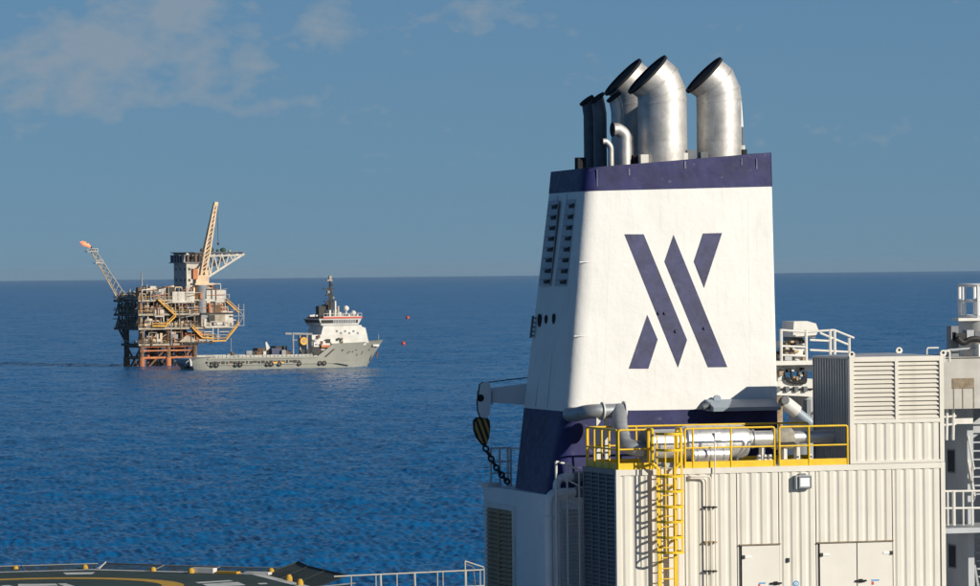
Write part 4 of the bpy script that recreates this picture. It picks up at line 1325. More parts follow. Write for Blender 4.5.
# ---------------------------------------------------------------- helideck
def build_helideck():
    zH = 19.0
    def P(px, py):
        return S.atz(px, py, zH)
    v1 = P(92, 569.0)
    v2 = P(262, 575.2)
    side_ = 9.4
    s45 = math.sqrt(0.5)
    pts = [v1.copy()]
    pts.append(v1 + V((side_ * s45, -side_ * s45, 0)))
    pts.append(pts[-1] + V((0, -side_, 0)))
    pts.append(pts[-1] + V((-side_ * s45, -side_ * s45, 0)))
    pts.append(pts[-1] + V((-side_, 0, 0)))
    pts.append(pts[-1] + V((-side_ * s45, side_ * s45, 0)))
    pts.append(pts[-1] + V((0, side_, 0)))
    pts.append(pts[-1] + V((side_ * s45, side_ * s45, 0)))
    cen = sum(pts, V()) / 8
    cen.z = zH
    for p in pts:
        p.z = zH
    t = Thing(S, 'helideck', 'dark green octagonal helideck with yellow landing circle and white edge line', 'helideck', (cen.x, cen.y, DECK_Z + 0.03))
    t.part('deck_plate', MB().loft([[p - V((0, 0, 0.5)) for p in pts][::-1], pts[::-1]]), M_deckgreen)
    def ring(k0, k1, z, m, nm):
        a = [cen + (p - cen) * k0 for p in pts]; b_ = [cen + (p - cen) * k1 for p in pts]
        vs = [V((p.x, p.y, zH + z)) for p in a + b_] + [V((p.x, p.y, zH + z - 0.003)) for p in a + b_]
        fs = [(i, (i + 1) % 8, 8 + (i + 1) % 8, 8 + i) for i in range(8)]
        t.part(nm, MB().add(vs, fs), m)
    ring(0.950, 0.995, 0.006, M_markwhite, 'edge_line')
    # yellow circle
    ap = P(40, 578.3)
    Rm = cen.y - 0
    R = min(6.0, abs(ap.y - cen.y))
    R = abs(ap.y - cen.y)
    n = 96
    vs, fs = [], []
    for k in range(n):
        q = 2 * math.pi * k / n
        for rr in (R - 0.5, R + 0.5):
            vs.append(V((cen.x + rr * math.cos(q), cen.y + rr * math.sin(q), zH + 0.007)))
    for k in range(n):
        a = 2 * k; b_ = 2 * ((k + 1) % n)
        fs.append((a, a + 1, b_ + 1, b_))
    t.part('landing_circle', MB().add(vs, fs), M_markyel)
    # H and small boxes of lettering
    def flat(nm, x0, x1, y0, y1, m, z=0.008):
        t.part(nm, MB().add([(x0, y0, zH + z), (x1, y0, zH + z), (x1, y1, zH + z), (x0, y1, zH + z)], [(0, 1, 2, 3)]), m)
    hx, hy = cen.x, cen.y
    flat('letter_stroke', hx - 1.5, hx - 1.1, hy - 2, hy + 2, M_markwhite)
    flat('letter_stroke', hx + 1.1, hx + 1.5, hy - 2, hy + 2, M_markwhite)
    flat('letter_stroke', hx - 1.1, hx + 1.1, hy - 0.25, hy + 0.25, M_markwhite)
    def quadpx(nm, pl, m):
        t.part(nm, MB().add([V((P(*p).x, P(*p).y, zH + 0.009)) for p in pl], [(3, 2, 1, 0)]), m)
    quadpx('weight_marking', [(63, 572.6), (95, 572.2), (92, 574.2), (66, 574.6)], M_markwhite)
    quadpx('weight_marking', [(18, 584.0), (56, 583.7), (58, 585.6), (18, 586.4)], M_markwhite)
    quadpx('weight_marking', [(195, 582.2), (229, 580.2), (234, 581.2), (199, 583.4)], M_markwhite)
    quadpx('weight_marking', [(202, 584.0), (238, 582.0), (246, 585.2), (209, 587.0)], M_markwhite)
    quadpx('weight_marking', [(257, 583.2), (266, 582.8), (268, 584.0), (260, 584.4)], M_markwhite)
    # safety net panels
    net = bpy.data.materials.new('safety net')
    net.use_nodes = True
    nn = net.node_tree
    bs = nn.nodes['Principled BSDF']
    bs.inputs['Base Color'].default_value = (0.035, 0.05, 0.045, 1)
    bs.inputs['Roughness'].default_value = 0.9
    ck = nn.nodes.new('ShaderNodeTexNoise'); ck.inputs['Scale'].default_value = 3.0; ck.inputs['Detail'].default_value = 6
    tcx = nn.nodes.new('ShaderNodeTexCoord'); nn.links.new(tcx.outputs['Object'], ck.inputs['Vector'])
    mrn = nn.nodes.new('ShaderNodeMapRange'); mrn.inputs[1].default_value = 0.35; mrn.inputs[2].default_value = 0.65; mrn.inputs[3].default_value = 0.25; mrn.inputs[4].default_value = 0.7
    nn.links.new(ck.outputs[0], mrn.inputs[0])
    tp_ = nn.nodes.new('ShaderNodeBsdfTransparent'); ms = nn.nodes.new('ShaderNodeMixShader')
    nn.links.new(mrn.outputs[0], ms.inputs[0]); nn.links.new(tp_.outputs[0], ms.inputs[1]); nn.links.new(bs.outputs[0], ms.inputs[2])
    nn.links.new(ms.outputs[0], nn.nodes['Material Output'].inputs[0])
    for i in range(8):
        a, b_ = pts[i], pts[(i + 1) % 8]
        e = (b_ - a).normalized()
        o = V((e.y, -e.x, 0))
        if o.dot(a - cen) < 0:
            o = -o
        up = 0.28 if i != 1 else 0.60
        k = 3
        for j in range(k):
            p, q = a.lerp(b_, j / k), a.lerp(b_, (j + 1) / k)
            p = p - V((0, 0, 0.12)); q = q - V((0, 0, 0.12))
            p2, q2 = p + o * 1.5 + V((0, 0, up)), q + o * 1.5 + V((0, 0, up))
            if j == 0: p2 = p2 + (p - cen).normalized() * 0.5 - e * 0.3
            if j == k - 1: q2 = q2 + e * 0.6
            m = net if i not in (1,) else M_net
            mb = MB()
            mb.prism([p, q, q2, p2], (0, 0, -0.03))
            pa = t.part('net_panel', mb, m)
            t.part('net_frame', MB().tube([p, p2, q2], 0.035, 6), M_slate if i != 1 else M_deckgreen, parent=pa)
    # perimeter lights
    for px, py in ((15.5, 569.8), (85, 568.6), (153, 571.2)):
        p = P(px, py)
        p = V((p.x, p.y, zH))
        l = t.part('perimeter_light', MB().tube([p + V((0, 0, 0.002)), p + V((0, 0, 0.10)), p + V((0, 0, 0.20))], [0.15, 0.15, 0.08], 12), M_markyel, 40)
    for px, py in ((191, 573), (271, 573.0)):
        p = P(px, py); p = V((p.x, p.y, zH))
        t.part('perimeter_light', MB().tube([p + V((0, 0, 0.002)), p + V((0, 0, 0.14)), p + V((0, 0, 0.24))], [0.15, 0.15, 0.08], 12), M_markyel, 40)
    for px, py in ((289, 580.5), (300, 585)):
        p = P(px, py); p = V((p.x, p.y, zH))
        t.part('perimeter_light', MB().tube([p - V((0, 0, 0.3)), p + V((0, 0, 0.14)), p + V((0, 0, 0.28))], [0.16, 0.16, 0.09], 12), M_markyel, 40)
    for x0, x1, yy, hh, m in ((193, 215, 572.6, 0.24, M_pale), (218, 238.5, 573.2, 0.10, M_markyel), (246, 270, 574.2, 0.12, M_pale)):
        a, b_ = P(x0, yy), P(x1, yy + 0.6)
        d = (b_ - a); d.z = 0
        mid = (a + b_) / 2
        t.part('foam_monitor_box', MB().bar(V((a.x, a.y, zH + hh / 2 + 0.01)), V((b_.x, b_.y, zH + hh / 2 + 0.01)), 0.35, hh), m)
    p = P(99, 568.5); q = P(106, 563)
    t.part('wind_pole', MB().tube([V((p.x, p.y, zH)), V((p.x + 0.35, p.y, zH + 0.32))], 0.03, 6), M_pale)
    # supports
    for k in range(8):
        p = cen + (pts[k] - cen) * 0.62
        t.part('support_leg', MB().tube([(p.x, p.y, DECK_Z + 0.03), (p.x, p.y, zH - 0.5)], 0.35, 12), M_grey, 40)
build_helideck()

# ---------------------------------------------------------------- distant deck railing
def build_deckrail():
    v = 30.0
    t0, t1 = S.at(338, 576.2, v), S.at(486, 569.5, v)
    zt = (t0.z + t1.z) / 2
    t = Thing(S, 'deck_railing', 'white walkway railing between helideck netting and funnel house', 'railing', ((t0.x + t1.x) / 2, v, zt - 1.3))
    vv0, vv1 = v, v + 0.0
    def Q(px, dz=0.0):
        f_ = (px - 338) / (486 - 338)
        p = t0.lerp(t1, f_)
        return p - V((0, 0, dz))
    t.part('walkway', MB().bar(t0 - V((1, 0, 1.36)), t1 - V((-2, 0, 1.36)), 1.0, 0.12), M_grey)
    t.part('top_rail', MB().tube([Q(334), Q(486)], 0.028, 8), M_weather, 40)
    t.part('mid_rail', MB().tube([Q(334, 0.55), Q(486, 0.55)], 0.022, 8), M_weather, 40)
    for px in (351, 375.5, 380, 396.5, 414, 437, 442.5, 466, 480, 484):
        t.part('post', MB().tube([Q(px), Q(px + (1.2 if px in (380, 414) else 0), 1.3)], 0.045 if px in (380, 414) else 0.022, 8), M_weather, 40)
    for k in range(4):
        p = Q(360 + 38 * k, 1.4)
        t.part('bracket', MB().tube([p, (p.x, p.y, DECK_Z + 0.03)], 0.12, 8), M_grey, 40)
    a, b_ = S.at(465, 561, v), S.at(483.5, 567, v)
    t.part('gate_bar', MB().tube([a, b_, Q(484, 0)], 0.025, 8), M_weather, 40)
    t.part('gate_post', MB().tube([a, (a.x, a.y, t1.z - 1.3)], 0.03, 8), M_weather, 40)
    t.part('gate_bar', MB().tube([S.at(466, 564, v), S.at(473, 567, v), Q(475, 0.6)], 0.025, 8), M_darkpipe, 40)
build_deckrail()

# ================================================================ far field
F_white = mat('far white paint', (0.72, 0.69, 0.62), 0.6, var=0.12, scale=0.25, streak=0.3, scol=(0.4, 0.3, 0.22), vscale=0.8)
F_pwhite = mat('stained module paint', (0.64, 0.585, 0.50), 0.7, var=0.2, scale=0.4, streak=0.8, scol=(0.30, 0.18, 0.10), vscale=1.0)
F_grey = mat('far grey paint', (0.30, 0.31, 0.32), 0.65, var=0.2, scale=0.3)
F_dark = mat('far dark steel', (0.055, 0.05, 0.045), 0.75, var=0.3, scale=0.4)
F_rust = mat('far rusty steel and leg shade', (0.20, 0.11, 0.06), 0.8, var=0.35, scale=0.5)
F_orange = mat('far orange jacket paint', (0.54, 0.19, 0.07), 0.65, var=0.25, scale=0.3)
F_cream = mat('crane cream orange paint', (0.80, 0.58, 0.36), 0.6, var=0.2, scale=0.4)
F_yellow = mat('far stair yellow', (0.78, 0.40, 0.05), 0.6, var=0.15, scale=0.4)
F_beige = mat('far beige steel', (0.46, 0.38, 0.28), 0.7, var=0.25, scale=0.4)
F_green = mat('far green tarpaulin', (0.03, 0.08, 0.05), 0.8, var=0.2)
F_hull = mat('vessel grey hull paint', (0.31, 0.305, 0.255), 0.55, var=0.10, scale=0.12, streak=0.35, scol=(0.22, 0.17, 0.12), vscale=0.6)
F_vbeige = mat('vessel rail beige', (0.50, 0.48, 0.42), 0.6, var=0.25, scale=0.3)
F_red = mat('far red paint', (0.62, 0.07, 0.035), 0.55, var=0.1)
F_blue = mat('far blue paint', (0.05, 0.06, 0.12), 0.6, var=0.2)

def build_platform():
    q = CAM + ray(139, 366.5) * (33.0 / -ray(139, 366.5).z)
    F = Frame(q, rad(25))
    P = F.at
    rnd = random.Random(11)
    D = 26.0
    t = Thing(F, 'offshore_platform', 'offshore oil platform on rusty orange legs with flare boom and helideck', 'oil platform', (18, 15, 0))
    sc_ = 2.62
    UL, UR_ = 0.0, P(229, 330, 0).x
    def Z(py, px=190, v=0):
        return P(px, py, v).z
    zc, zm, zu, zt_ = Z(343), Z(327), Z(313), Z(299)
    # decks
    t.part('deck_slab', MB().box((P(200, 320, 0).x, -0.9, zu - 0.5), (P(234, 320, 0).x, 6, zu)), F_dark)
    t.part('deck_slab', MB().box((P(183, 335, 0).x, -0.8, zm - 6.0), (P(214, 335, 0).x, 4, zm - 5.5)), F_dark)
    decks = [(zc, 0.2, P(199, 343, 0).x, 0.6, D - 7), (zm, UL, UR_, 0, D), (zu, UL, UR_ - 6, 0, D), (zt_, UL, UR_ - 2, 0, D)]
    for z, a, b_, y0, y1 in decks:
        t.part('deck_slab', MB().box((a, y0, z - 0.9), (b_, y1, z)), F_dark)
        t.part('deck_edge', MB().box((a - 0.1, y0 - 0.25, z - 0.75), (b_ + 0.1, y0 - 0.01, z - 0.05)), F_beige)
    # jacket legs and conductors
    for y in (1.5, D - 9):
        for px in (141.5, 168, 194.5):
            u = P(px, 350, 1.5).x
            t.part('jacket_leg', MB().tube([(u, y, -8), (u, y, zc - 5.0)], 1.2, 14), F_orange if y < 5 else F_rust, 40, label='rust orange lower jacket leg')  # rear row of legs coloured darker to stand in for shade
            t.part('jacket_leg', MB().tube([(u, y, zc - 5.0), (u, y, zm)], 1.0, 14), F_dark if y > 5 else F_rust, 40)
            t.part('deck_column', MB().tube([(u, y, zm), (u, y, zt_)], 0.45, 12), F_beige, 40)
    for px, y in ((148, 4), (156.5, 6), (167.5, 9), (176, 5), (181, 10), (187, 6), (160, 16), (172, 18), (183, 20), (151, 22)):
        u = P(px, 350, y).x
        t.part('conductor_pipe', MB().tube([(u, y, -6), (u, y, zc)], 0.55, 10), F_orange if y < 12 else F_rust, 40)
    us = [P(px, 350, 1.5).x for px in (141.5, 168, 194.5)]
    for z in (3.0, 7.2):
        for y in (1.5, D - 9):
            t.part('jacket_brace', MB().tube([(us[0], y, z), (us[2], y, z)], 0.5, 10), F_orange if y < 5 else F_rust, 40)
        for u in us:
            t.part('jacket_brace', MB().tube([(u, 1.5, z), (u, D - 9, z)], 0.5, 10), F_rust, 40)
    for y in (1.5, D - 9):
        for a, b_ in ((0, 1), (1, 2)):
            t.part('jacket_brace', MB().tube([(us[a], y, -3), (us[b_], y, zc - 1)], 0.4, 8), F_rust, 40)
    for u in us:
        t.part('jacket_brace', MB().tube([(u, 1.5, -3), (u, D - 9, zc - 1)], 0.4, 8), F_rust, 40)
        t.part('jacket_brace', MB().tube([(u, D - 9, -3), (u, 1.5, zc - 1)], 0.4, 8), F_rust, 40)
    # boat landing platform
    a, b_ = P(140, 350, 1).x, P(190, 350, 1).x
    t.part('boat_landing', MB().box((a, 0.6, 5.4), (b_, 3, 5.9)), F_orange)
    # truss between decks on front and left flank
    for zz0, zz1 in ((zm, zu), (zu, zt_)):
        n = 7
        for k in range(n):
            y0, y1 = 1 + (D - 2) * k / n, 1 + (D - 2) * (k + 1) / n
            t.part('truss_column', MB().bar((0.4, y0, zz0), (0.4, y0, zz1 - 0.9), 0.55), F_dark)
            t.part('truss_brace', MB().bar((0.4, y0, zz0 if k % 2 else zz1 - 0.9), (0.4, y1, zz1 - 0.9 if k % 2 else zz0), 0.4), F_grey if k % 3 == 0 else F_dark)
        n = 9
        for k in range(n + 1):
            u = 0.8 + (UR_ - 8) * k / n
            t.part('truss_column', MB().bar((u, 0.6, zz0), (u, 0.6, zz1 - 0.9), 0.5), F_beige if k % 2 else F_rust)
    for zz0, zz1, ub_ in ((zc, zm, us[2]), (zm, zu, UR_ - 7), (zu, zt_, UR_ - 8)):
        t.part('shade_backing', MB().box((6.0, 9.0, zz0), (ub_, 9.4, zz1 - 0.9)), F_dark)  # added dark sheet: shaded interior as colour, blocks the view through
    # bracing under the left overhang
    for y in (D - 1.5, D - 5):
        t.part('knee_brace', MB().bar((us[0], y, zm - 0.9), (us[0], D - 9, zc), 0.6), F_dark)
    # equipment on every deck
    pal = [F_pwhite, F_pwhite, F_beige, F_beige, F_grey, F_rust, F_orange, F_cream, F_dark, F_dark]
    def equip(z, top, ulo, uhi, vlo, vhi, n):
        for _ in range(n):
            w_ = rnd.uniform(0.6, 3.2); d_ = rnd.uniform(0.6, 2.5); h_ = rnd.uniform(0.25, 1.0) ** 1.3 * top
            u = rnd.uniform(ulo, uhi - w_); y = rnd.uniform(vlo, vhi - d_)
            m = rnd.choice(pal)
            k = rnd.random()
            if k < 0.45:
                t.part('equipment_module', MB().box((u, y, z + 0.02), (u + w_, y + d_, z + h_)), m)
            elif k < 0.62:
                r = min(h_, 1.4) * 0.5
                t.part('process_tank', MB().tube([(u, y, z + r + 0.3), (u + 0.2, y, z + r + 0.3), (u + w_ - 0.2, y, z + r + 0.3), (u + w_, y, z + r + 0.3)], [r * 0.6, r, r, r * 0.6], 12), m, 40)
            elif k < 0.78:
                t.part('process_column', MB().tube([(u, y, z + 0.02), (u, y, z + h_)], rnd.uniform(0.3, 0.7), 10), m, 40)
            else:
                zz = z + h_
                t.part('pipe_run', MB().tube(bend([(u, y, z), (u, y, zz), (u + w_ * 1.6, y, zz), (u + w_ * 1.6, y, z)], 0.3, 3), 0.22, 8), m, 40)
    rows_ = ((zc, zm - zc - 1.2, 1, us[2] + 1, 0.9, 10, 90), (zm, zu - zm - 1.2, 1, UR_ - 6, 0.3, 8, 110), (zu, zt_ - zu - 1.2, 1, UR_ - 8, 0.3, 8, 110),
             (zm, zu - zm - 1.2, 0.7, 5, 2, D, 60), (zu, zt_ - zu - 1.2, 0.7, 5, 2, D, 60), (zt_, 5.2, 0.5, P(182, 299, 0).x, 0.3, 10, 110),
             (zt_, 2.6, 0.5, 6, 4, D - 1, 40), (zt_, 3.0, 4, UR_ - 10, 8, D - 1, 40))
    u5, u6 = P(200, 320, 0).x, P(235, 320, 0).x
    rows_ += ((zm, 4.5, u5, u6, -0.7, 2.5, 46), (zu, 5.5, u5, u6 - 3, -0.7, 3.0, 40), (zt_, 5.5, u5 - 3, u6 - 4, -0.5, 5, 34), (zm - 5.5, 4.2, P(185, 335, 0).x, P(213, 335, 0).x, -0.6, 3, 26))
    for a_ in rows_:
        equip(*a_)
    # pipe racks and risers in front of the decks
    for _ in range(130):
        m = rnd.choice([F_rust, F_rust, F_beige, F_orange, F_grey, F_dark, F_pwhite])
        u = rnd.uniform(0.3, UR_ - 2); z = rnd.choice([zc, zm, zu, zt_]); w_ = rnd.uniform(0.12, 0.30)
        y = rnd.uniform(-0.6, 0.2)
        if rnd.random() < 0.5:
            h_ = rnd.uniform(1.5, 5.5)
            t.part('riser_pipe', MB().bar((u, y, z - 0.5), (u, y, z + h_), w_), m)
        else:
            L_ = rnd.uniform(1.5, 7.0); zz = z + rnd.uniform(0.4, 4.2)
            t.part('pipe_rack', MB().bar((u, y, zz), (min(UR_, u + L_), y, zz + rnd.choice([0, 0, 0, 1.0])), w_), m)
    for _ in range(60):
        m = rnd.choice([F_rust, F_grey, F_beige, F_dark, F_dark])
        y = rnd.uniform(0.5, D - 1); z = rnd.choice([zm, zu, zt_ - 1]); zz = z + rnd.uniform(0.3, 4)
        t.part('pipe_rack', MB().bar((-0.3, y, zz), (-0.3, min(D, y + rnd.uniform(1, 6)), zz + rnd.choice([0, 0, 1.2])), rnd.uniform(0.15, 0.4)), m)
    # handrails
    for z, a, b_, y0, y1 in decks:
        for dz in (0.55, 1.1):
            t.part('handrail', MB().bar((a, y0 - 0.1, z + dz), (b_, y0 - 0.1, z + dz), 0.10), F_yellow if dz > 1 else F_beige)
            t.part('handrail', MB().bar((a - 0.05, y0, z + dz), (a - 0.05, y1, z + dz), 0.10), F_beige)
        n = int((b_ - a) / 2)
        for k in range(n + 1):
            u = a + (b_ - a) * k / n
            t.part('handrail_post', MB().bar((u, y0 - 0.1, z), (u, y0 - 0.1, z + 1.1), 0.10), F_beige)
    def pbox(nm, x0, x1, y0, y1, v, d, m, lab=None):
        a, b_ = P(x0, y1, v), P(x1, y0, v)
        return t.part(nm, MB().box((a.x, v, a.z), (b_.x, v + d, b_.z)), m, label=lab)
    pbox('white_module', 172.5, 194, 291.5, 303, -0.3, 5, F_pwhite)
    pbox('white_module', 204, 226, 290, 303, -0.3, 6, F_pwhite)
    m = pbox('white_module', 209, 233, 310.5, 325.5, -0.4, 7, F_pwhite)
    pbox('module_panel', 213, 225, 313, 323, -0.5, 0.1, F_beige)
    pbox('process_module', 204, 212, 303, 318, -0.2, 4, F_grey)
    pbox('process_module', 214, 224, 302, 309, 0.2, 4, F_beige)
    pbox('white_tank', 155, 164, 309, 317, -0.2, 3, F_pwhite)
    pbox('deck_extension', 205, 236, 325.5, 328, -0.8, 8, F_pwhite)
    pbox('deck_extension', 200, 212, 339, 341, -0.8, 5, F_beige)
    # canopy
    a = P(183, 337, -0.5)
    pts = [P(179, 342, -0.5), P(198, 342, -0.5), P(192, 337, -0.5), P(186, 335.5, -0.5)]
    t.part('tarpaulin', MB().prism(pts, (0, 4, 0)), F_beige)
    # stair flights
    def stair(pl, v=-1.0):
        for i in range(len(pl) - 1):
            p, q = P(*pl[i], v), P(*pl[i + 1], v)
            st = t.part('stair_flight', MB().bar(p, q, 1.0, 0.5), F_yellow)
            for dz in (1.0,):
                t.part('stair_handrail', MB().bar(p + V((0, -0.5, dz)), q + V((0, -0.5, dz)), 0.22), F_yellow, parent=st)
    stair([(157.7, 299.5), (175.5, 315.5)]); stair([(175.5, 316), (166, 325)]); stair([(152, 326), (167, 326)])
    stair([(191.8, 327), (201.5, 337)]); stair([(201.5, 337.5), (212, 338)])
    stair([(226, 301), (238.5, 312.5)], -0.5); stair([(238.5, 324), (226, 339.5)], -0.5); stair([(226, 340.5), (212, 341)], -0.5)
    for px in (238.5, 243.5):
        a, b_ = P(px, 304, -0.5), P(px, 326, -0.5)
        t.part('stair_tower_post', MB().bar(a, (a.x, a.y, b_.z), 0.35), F_grey)
    for py in (310, 316, 325.5):
        t.part('stair_tower_landing', MB().bar(P(230, py, -0.5), P(244, py, -0.5), 1.5, 0.25), F_grey)
    for py0, py1 in ((310, 316), (325, 316)):
        t.part('stair_tower_brace', MB().bar(P(238.5, py0, -0.5), P(243.5, py1, -0.5), 0.25), F_grey)
    for px in (213, 218):
        a, b_ = P(px, 328, -0.5), P(px, 341, -0.5)
        t.part('hanger', MB().bar(a, (a.x, a.y, b_.z), 0.3), F_pwhite)
    a, b_ = P(231, 338, -1), P(231, 352, -1)
    t.part('transfer_hose', MB().tube([a, (a.x, a.y, b_.z)], 0.16, 6), F_grey)
    # living quarters tower with helideck
    vq = 12.0
    x0, x1 = P(186.5, 270, vq).x, P(206, 270, vq).x
    z1, z0 = P(190, 253, vq).z, zt_
    t.part('quarters_block', MB().box((x0, vq, z0), (x1, vq + 13, z1)), F_pwhite, label='white living quarters block')
    for k in range(4):
        z = z0 + (z1 - z0) * (k + 0.6) / 4.2
        for j in range(3):
            u = x0 + (x1 - x0) * (j + 0.25) / 3
            t.part('window', MB().box((u, vq - 0.06, z), (u + 0.9, vq - 0.01, z + 0.9)), F_dark)
            y = vq + 13 * (j + 0.3) / 3
            t.part('window', MB().box((x0 - 0.06, y, z), (x0 - 0.01, y + 1.2, z + 0.9)), F_blue)
    hz = P(210, 252, vq).z
    h0, h1 = P(184, 252, vq).x, P(246, 252, vq).x
    hp = [V((x, y, hz)) for x, y in ((h0 + 4, vq - 1), (h1 - 5, vq - 1), (h1, vq + 4), (h1, vq + 10), (h1 - 5, vq + 16), (h0 + 4, vq + 16), (h0, vq + 11), (h0, vq + 4))]
    t.part('helideck_plate', MB().loft([[p - V((0, 0, 0.6)) for p in hp], hp]), F_pwhite)
    for i in range(8):
        a, b_ = hp[i], hp[(i + 1) % 8]
        c = sum(hp, V()) / 8
        oa, ob = (a - c).normalized() * 1.3, (b_ - c).normalized() * 1.3
        t.part('helideck_net', MB().prism([a - V((0, 0, .3)), b_ - V((0, 0, .3)), b_ + ob, a + oa], (0, 0, -0.12)), F_grey)
    for y in (vq - 0.5, vq + 12):
        tip = V((h1 - 1, y, hz - 0.7)); root = V((x1, y, hz - 9.5)); r2 = V((x1, y, hz - 0.7))
        t.part('helideck_truss', MB().bar(tip, root, 0.75), F_pwhite)
        n = 5
        for k in range(n):
            a = r2.lerp(tip, k / n); b_ = root.lerp(tip, (k + 0.5) / n); c = r2.lerp(tip, (k + 1) / n)
            t.part('helideck_truss', MB().bar(a, b_, 0.45), F_pwhite)
            t.part('helideck_truss', MB().bar(b_, c, 0.4), F_pwhite)
        t.part('helideck_truss', MB().bar(r2 - V((0, 0, 0.8)), tip - V((0, 0, 0.5)), 0.6), F_pwhite)
    # walkway and boxes round the top of the quarters
    for k in range(9):
        y = vq + 13 * k / 9
        t.part('top_frame', MB().box((x0 - 1.6, y, z1 - 3.4), (x0 - 0.1, y + 0.8, z1 - 0.7)), F_dark if k % 2 else F_grey)
    t.part('top_gallery', MB().box((x0 - 1.8, vq - 0.8, z1 - 3.7), (x1, vq + 13.5, z1 - 3.4)), F_grey)
    for k in range(5):
        u = x0 + (x1 - x0) * k / 5
        t.part('top_frame', MB().box((u, vq - 0.9, z1 - 3.4), (u + 0.7, vq - 0.1, z1 - 0.7)), F_dark if k % 2 else F_rust)
    for px0, px1, hh, m in ((205, 214, 2.2, F_green), (216, 219, 1.2, F_dark), (220, 226, 1.8, F_green), (200, 203, 1.6, F_dark), (228, 231, 1.0, F_grey)):
        a, b_ = P(px0, 251, vq + 8), P(px1, 251, vq + 8)
        t.part('deck_cargo', MB().ball(((a.x + b_.x) / 2, vq + 8, hz + hh * 0.4), (b_.x - a.x) / 2, 10, 6, hh / (b_.x - a.x)), m, 60)
    # process mast
    a, b_ = P(141.8, 300, 4), P(141.8, 272.5, 4)
    t.part('vent_mast', MB().tube([a, b_], [0.45, 0.22], 8), F_grey, 40)
    t.part('vent_mast', MB().bar(P(140, 288, 4), P(144.5, 288, 4), 0.5), F_grey)
    for px, py in ((118, 293), (124, 291), (130, 289), (135, 292), (147, 284), (152, 290), (160, 287), (167, 289), (205, 285), (229, 294)):
        v = 14 if px < 140 else 2
        a, b_ = P(px, 300, v), P(px, py, v)
        t.part('vent_stack', MB().tube([(a.x, v, zt_), (a.x, v, b_.z)], 0.28, 8), F_grey if px % 2 else F_beige, 40)
    # flare boom
    vb = 20.0
    rt, tp = P(120, 303, vb), P(90.5, 250, vb)
    fb = t.part('flare_boom', MB().bar(rt, tp, 0.4), F_beige, label='lattice flare boom slanting out over the sea')
    offs = [V((0, 0, 0)), V((1.9, 0, 1.0)), V((1.0, 2.4, 0.6))]
    for o_ in offs[1:]:
        t.part('boom_chord', MB().bar(rt + o_ * 1.6, tp + o_ * 0.7, 0.4), F_grey, parent=fb)
    n = 11
    for k in range(n):
        for i in range(3):
            s0 = offs[i] * (1.6 - 0.9 * k / n); s1 = offs[(i + 1) % 3] * (1.6 - 0.9 * (k + 1) / n)
            a = rt.lerp(tp, k / n) + s0; b_ = rt.lerp(tp, (k + 1) / n) + s1
            t.part('boom_lattice', MB().bar(a, b_, 0.2), F_grey if i else F_beige, parent=fb)
    for px, py, w_ in ((92, 252, 4.0), (98.5, 263.5, 2.6)):
        p = P(px, py, vb)
        t.part('boom_platform', MB().box((p.x - w_ / 2, vb - 1, p.z), (p.x + w_ / 2, vb + 2.5, p.z + 0.25)), F_pwhite, parent=fb)
        for s_ in (-1, -0.3, 0.4, 1):
            t.part('boom_platform_post', MB().bar((p.x + s_ * w_ / 2, vb - 1, p.z), (p.x + s_ * w_ / 2, vb - 1, p.z + 1.2), 0.14), F_pwhite, parent=fb)
        t.part('boom_platform_rail', MB().bar((p.x - w_ / 2, vb - 1, p.z + 1.2), (p.x + w_ / 2, vb - 1, p.z + 1.2), 0.14), F_pwhite, parent=fb)
    tip = P(91, 246.5, vb)
    t.part('flare_tip', MB().tube([tp + V((0.4, 0, 0)), tip], 0.35, 8), F_dark, 40, parent=fb)
    fm = bpy.data.materials.new('flame')
    fm.use_nodes = True
    b0 = fm.node_tree.nodes['Principled BSDF']
    b0.inputs['Base Color'].default_value = (0.8, 0.25, 0.1, 1)
    b0.inputs['Emission Color'].default_value = (1.0, 0.30, 0.16, 1)
    b0.inputs['Emission Strength'].default_value = 0.75
    prof = [(91, 247, 0.2), (89.3, 246.6, 0.55), (87.6, 245.0, 0.75), (86.0, 245.4, 0.6), (84.5, 243.6, 0.95), (83.2, 244.0, 0.8), (81.9, 242.2, 0.6), (80.6, 242.4, 0.25), (79.8, 241.4, 0.08)]
    pts = [P(a, b_, vb) for a, b_, _ in prof]
    t.part('flame', MB().tube(pts, [r for _, _, r in prof], 10), fm, 60, parent=fb, label='orange gas flame')

    # crane --------------------------------------------------------
    vc = 1.5
    cb = P(197.5, 330, vc)
    c = Thing(F, 'platform_crane', 'cream orange pedestal crane with raised boom on the oil platform', 'crane', (cb.x, vc, zm))
    pz = P(204, 285, vc)
    u = P(201.5, 300, vc).x
    c.part('pedestal', MB().tube([(u, vc, zm), (u, vc, P(200, 297, vc).z), (u, vc, pz.z)], [2.0, 2.0, 2.4], 16), F_grey, 40)
    c.part('slew_platform', MB().box((u - 3.2, vc - 2, pz.z), (u + 4.2, vc + 3, pz.z + 0.7)), F_cream)
    h = P(202, 270, vc).z
    c.part('machinery_house', MB().box((u - 2.6, vc - 1.5, pz.z + 0.7), (u + 2.4, vc + 2, h)), F_cream)
    c.part('cab', MB().box((u - 4.0, vc - 2.2, pz.z + 2.2), (u - 2.2, vc - 0.2, h + 0.5)), F_orange)
    apex = P(201.5, 262, vc)
    for s_ in (-1, 1):
        c.part('gantry_leg', MB().bar((u + s_ * 2, vc, h), (apex.x, vc, apex.z), 0.5), F_cream)
        c.part('gantry_leg', MB().bar((u + s_ * 1.6, vc + 1.8, h), (apex.x, vc, apex.z), 0.4), F_orange)
    foot, tipc = P(202.5, 274, vc - 1.5), P(215.5, 204, vc - 1.5)
    fo = [V((-1.0, -0.7, 0)), V((1.0, -0.7, 0)), V((1.0, 0.9, 0)), V((-1.0, 0.9, 0))]
    chords = []
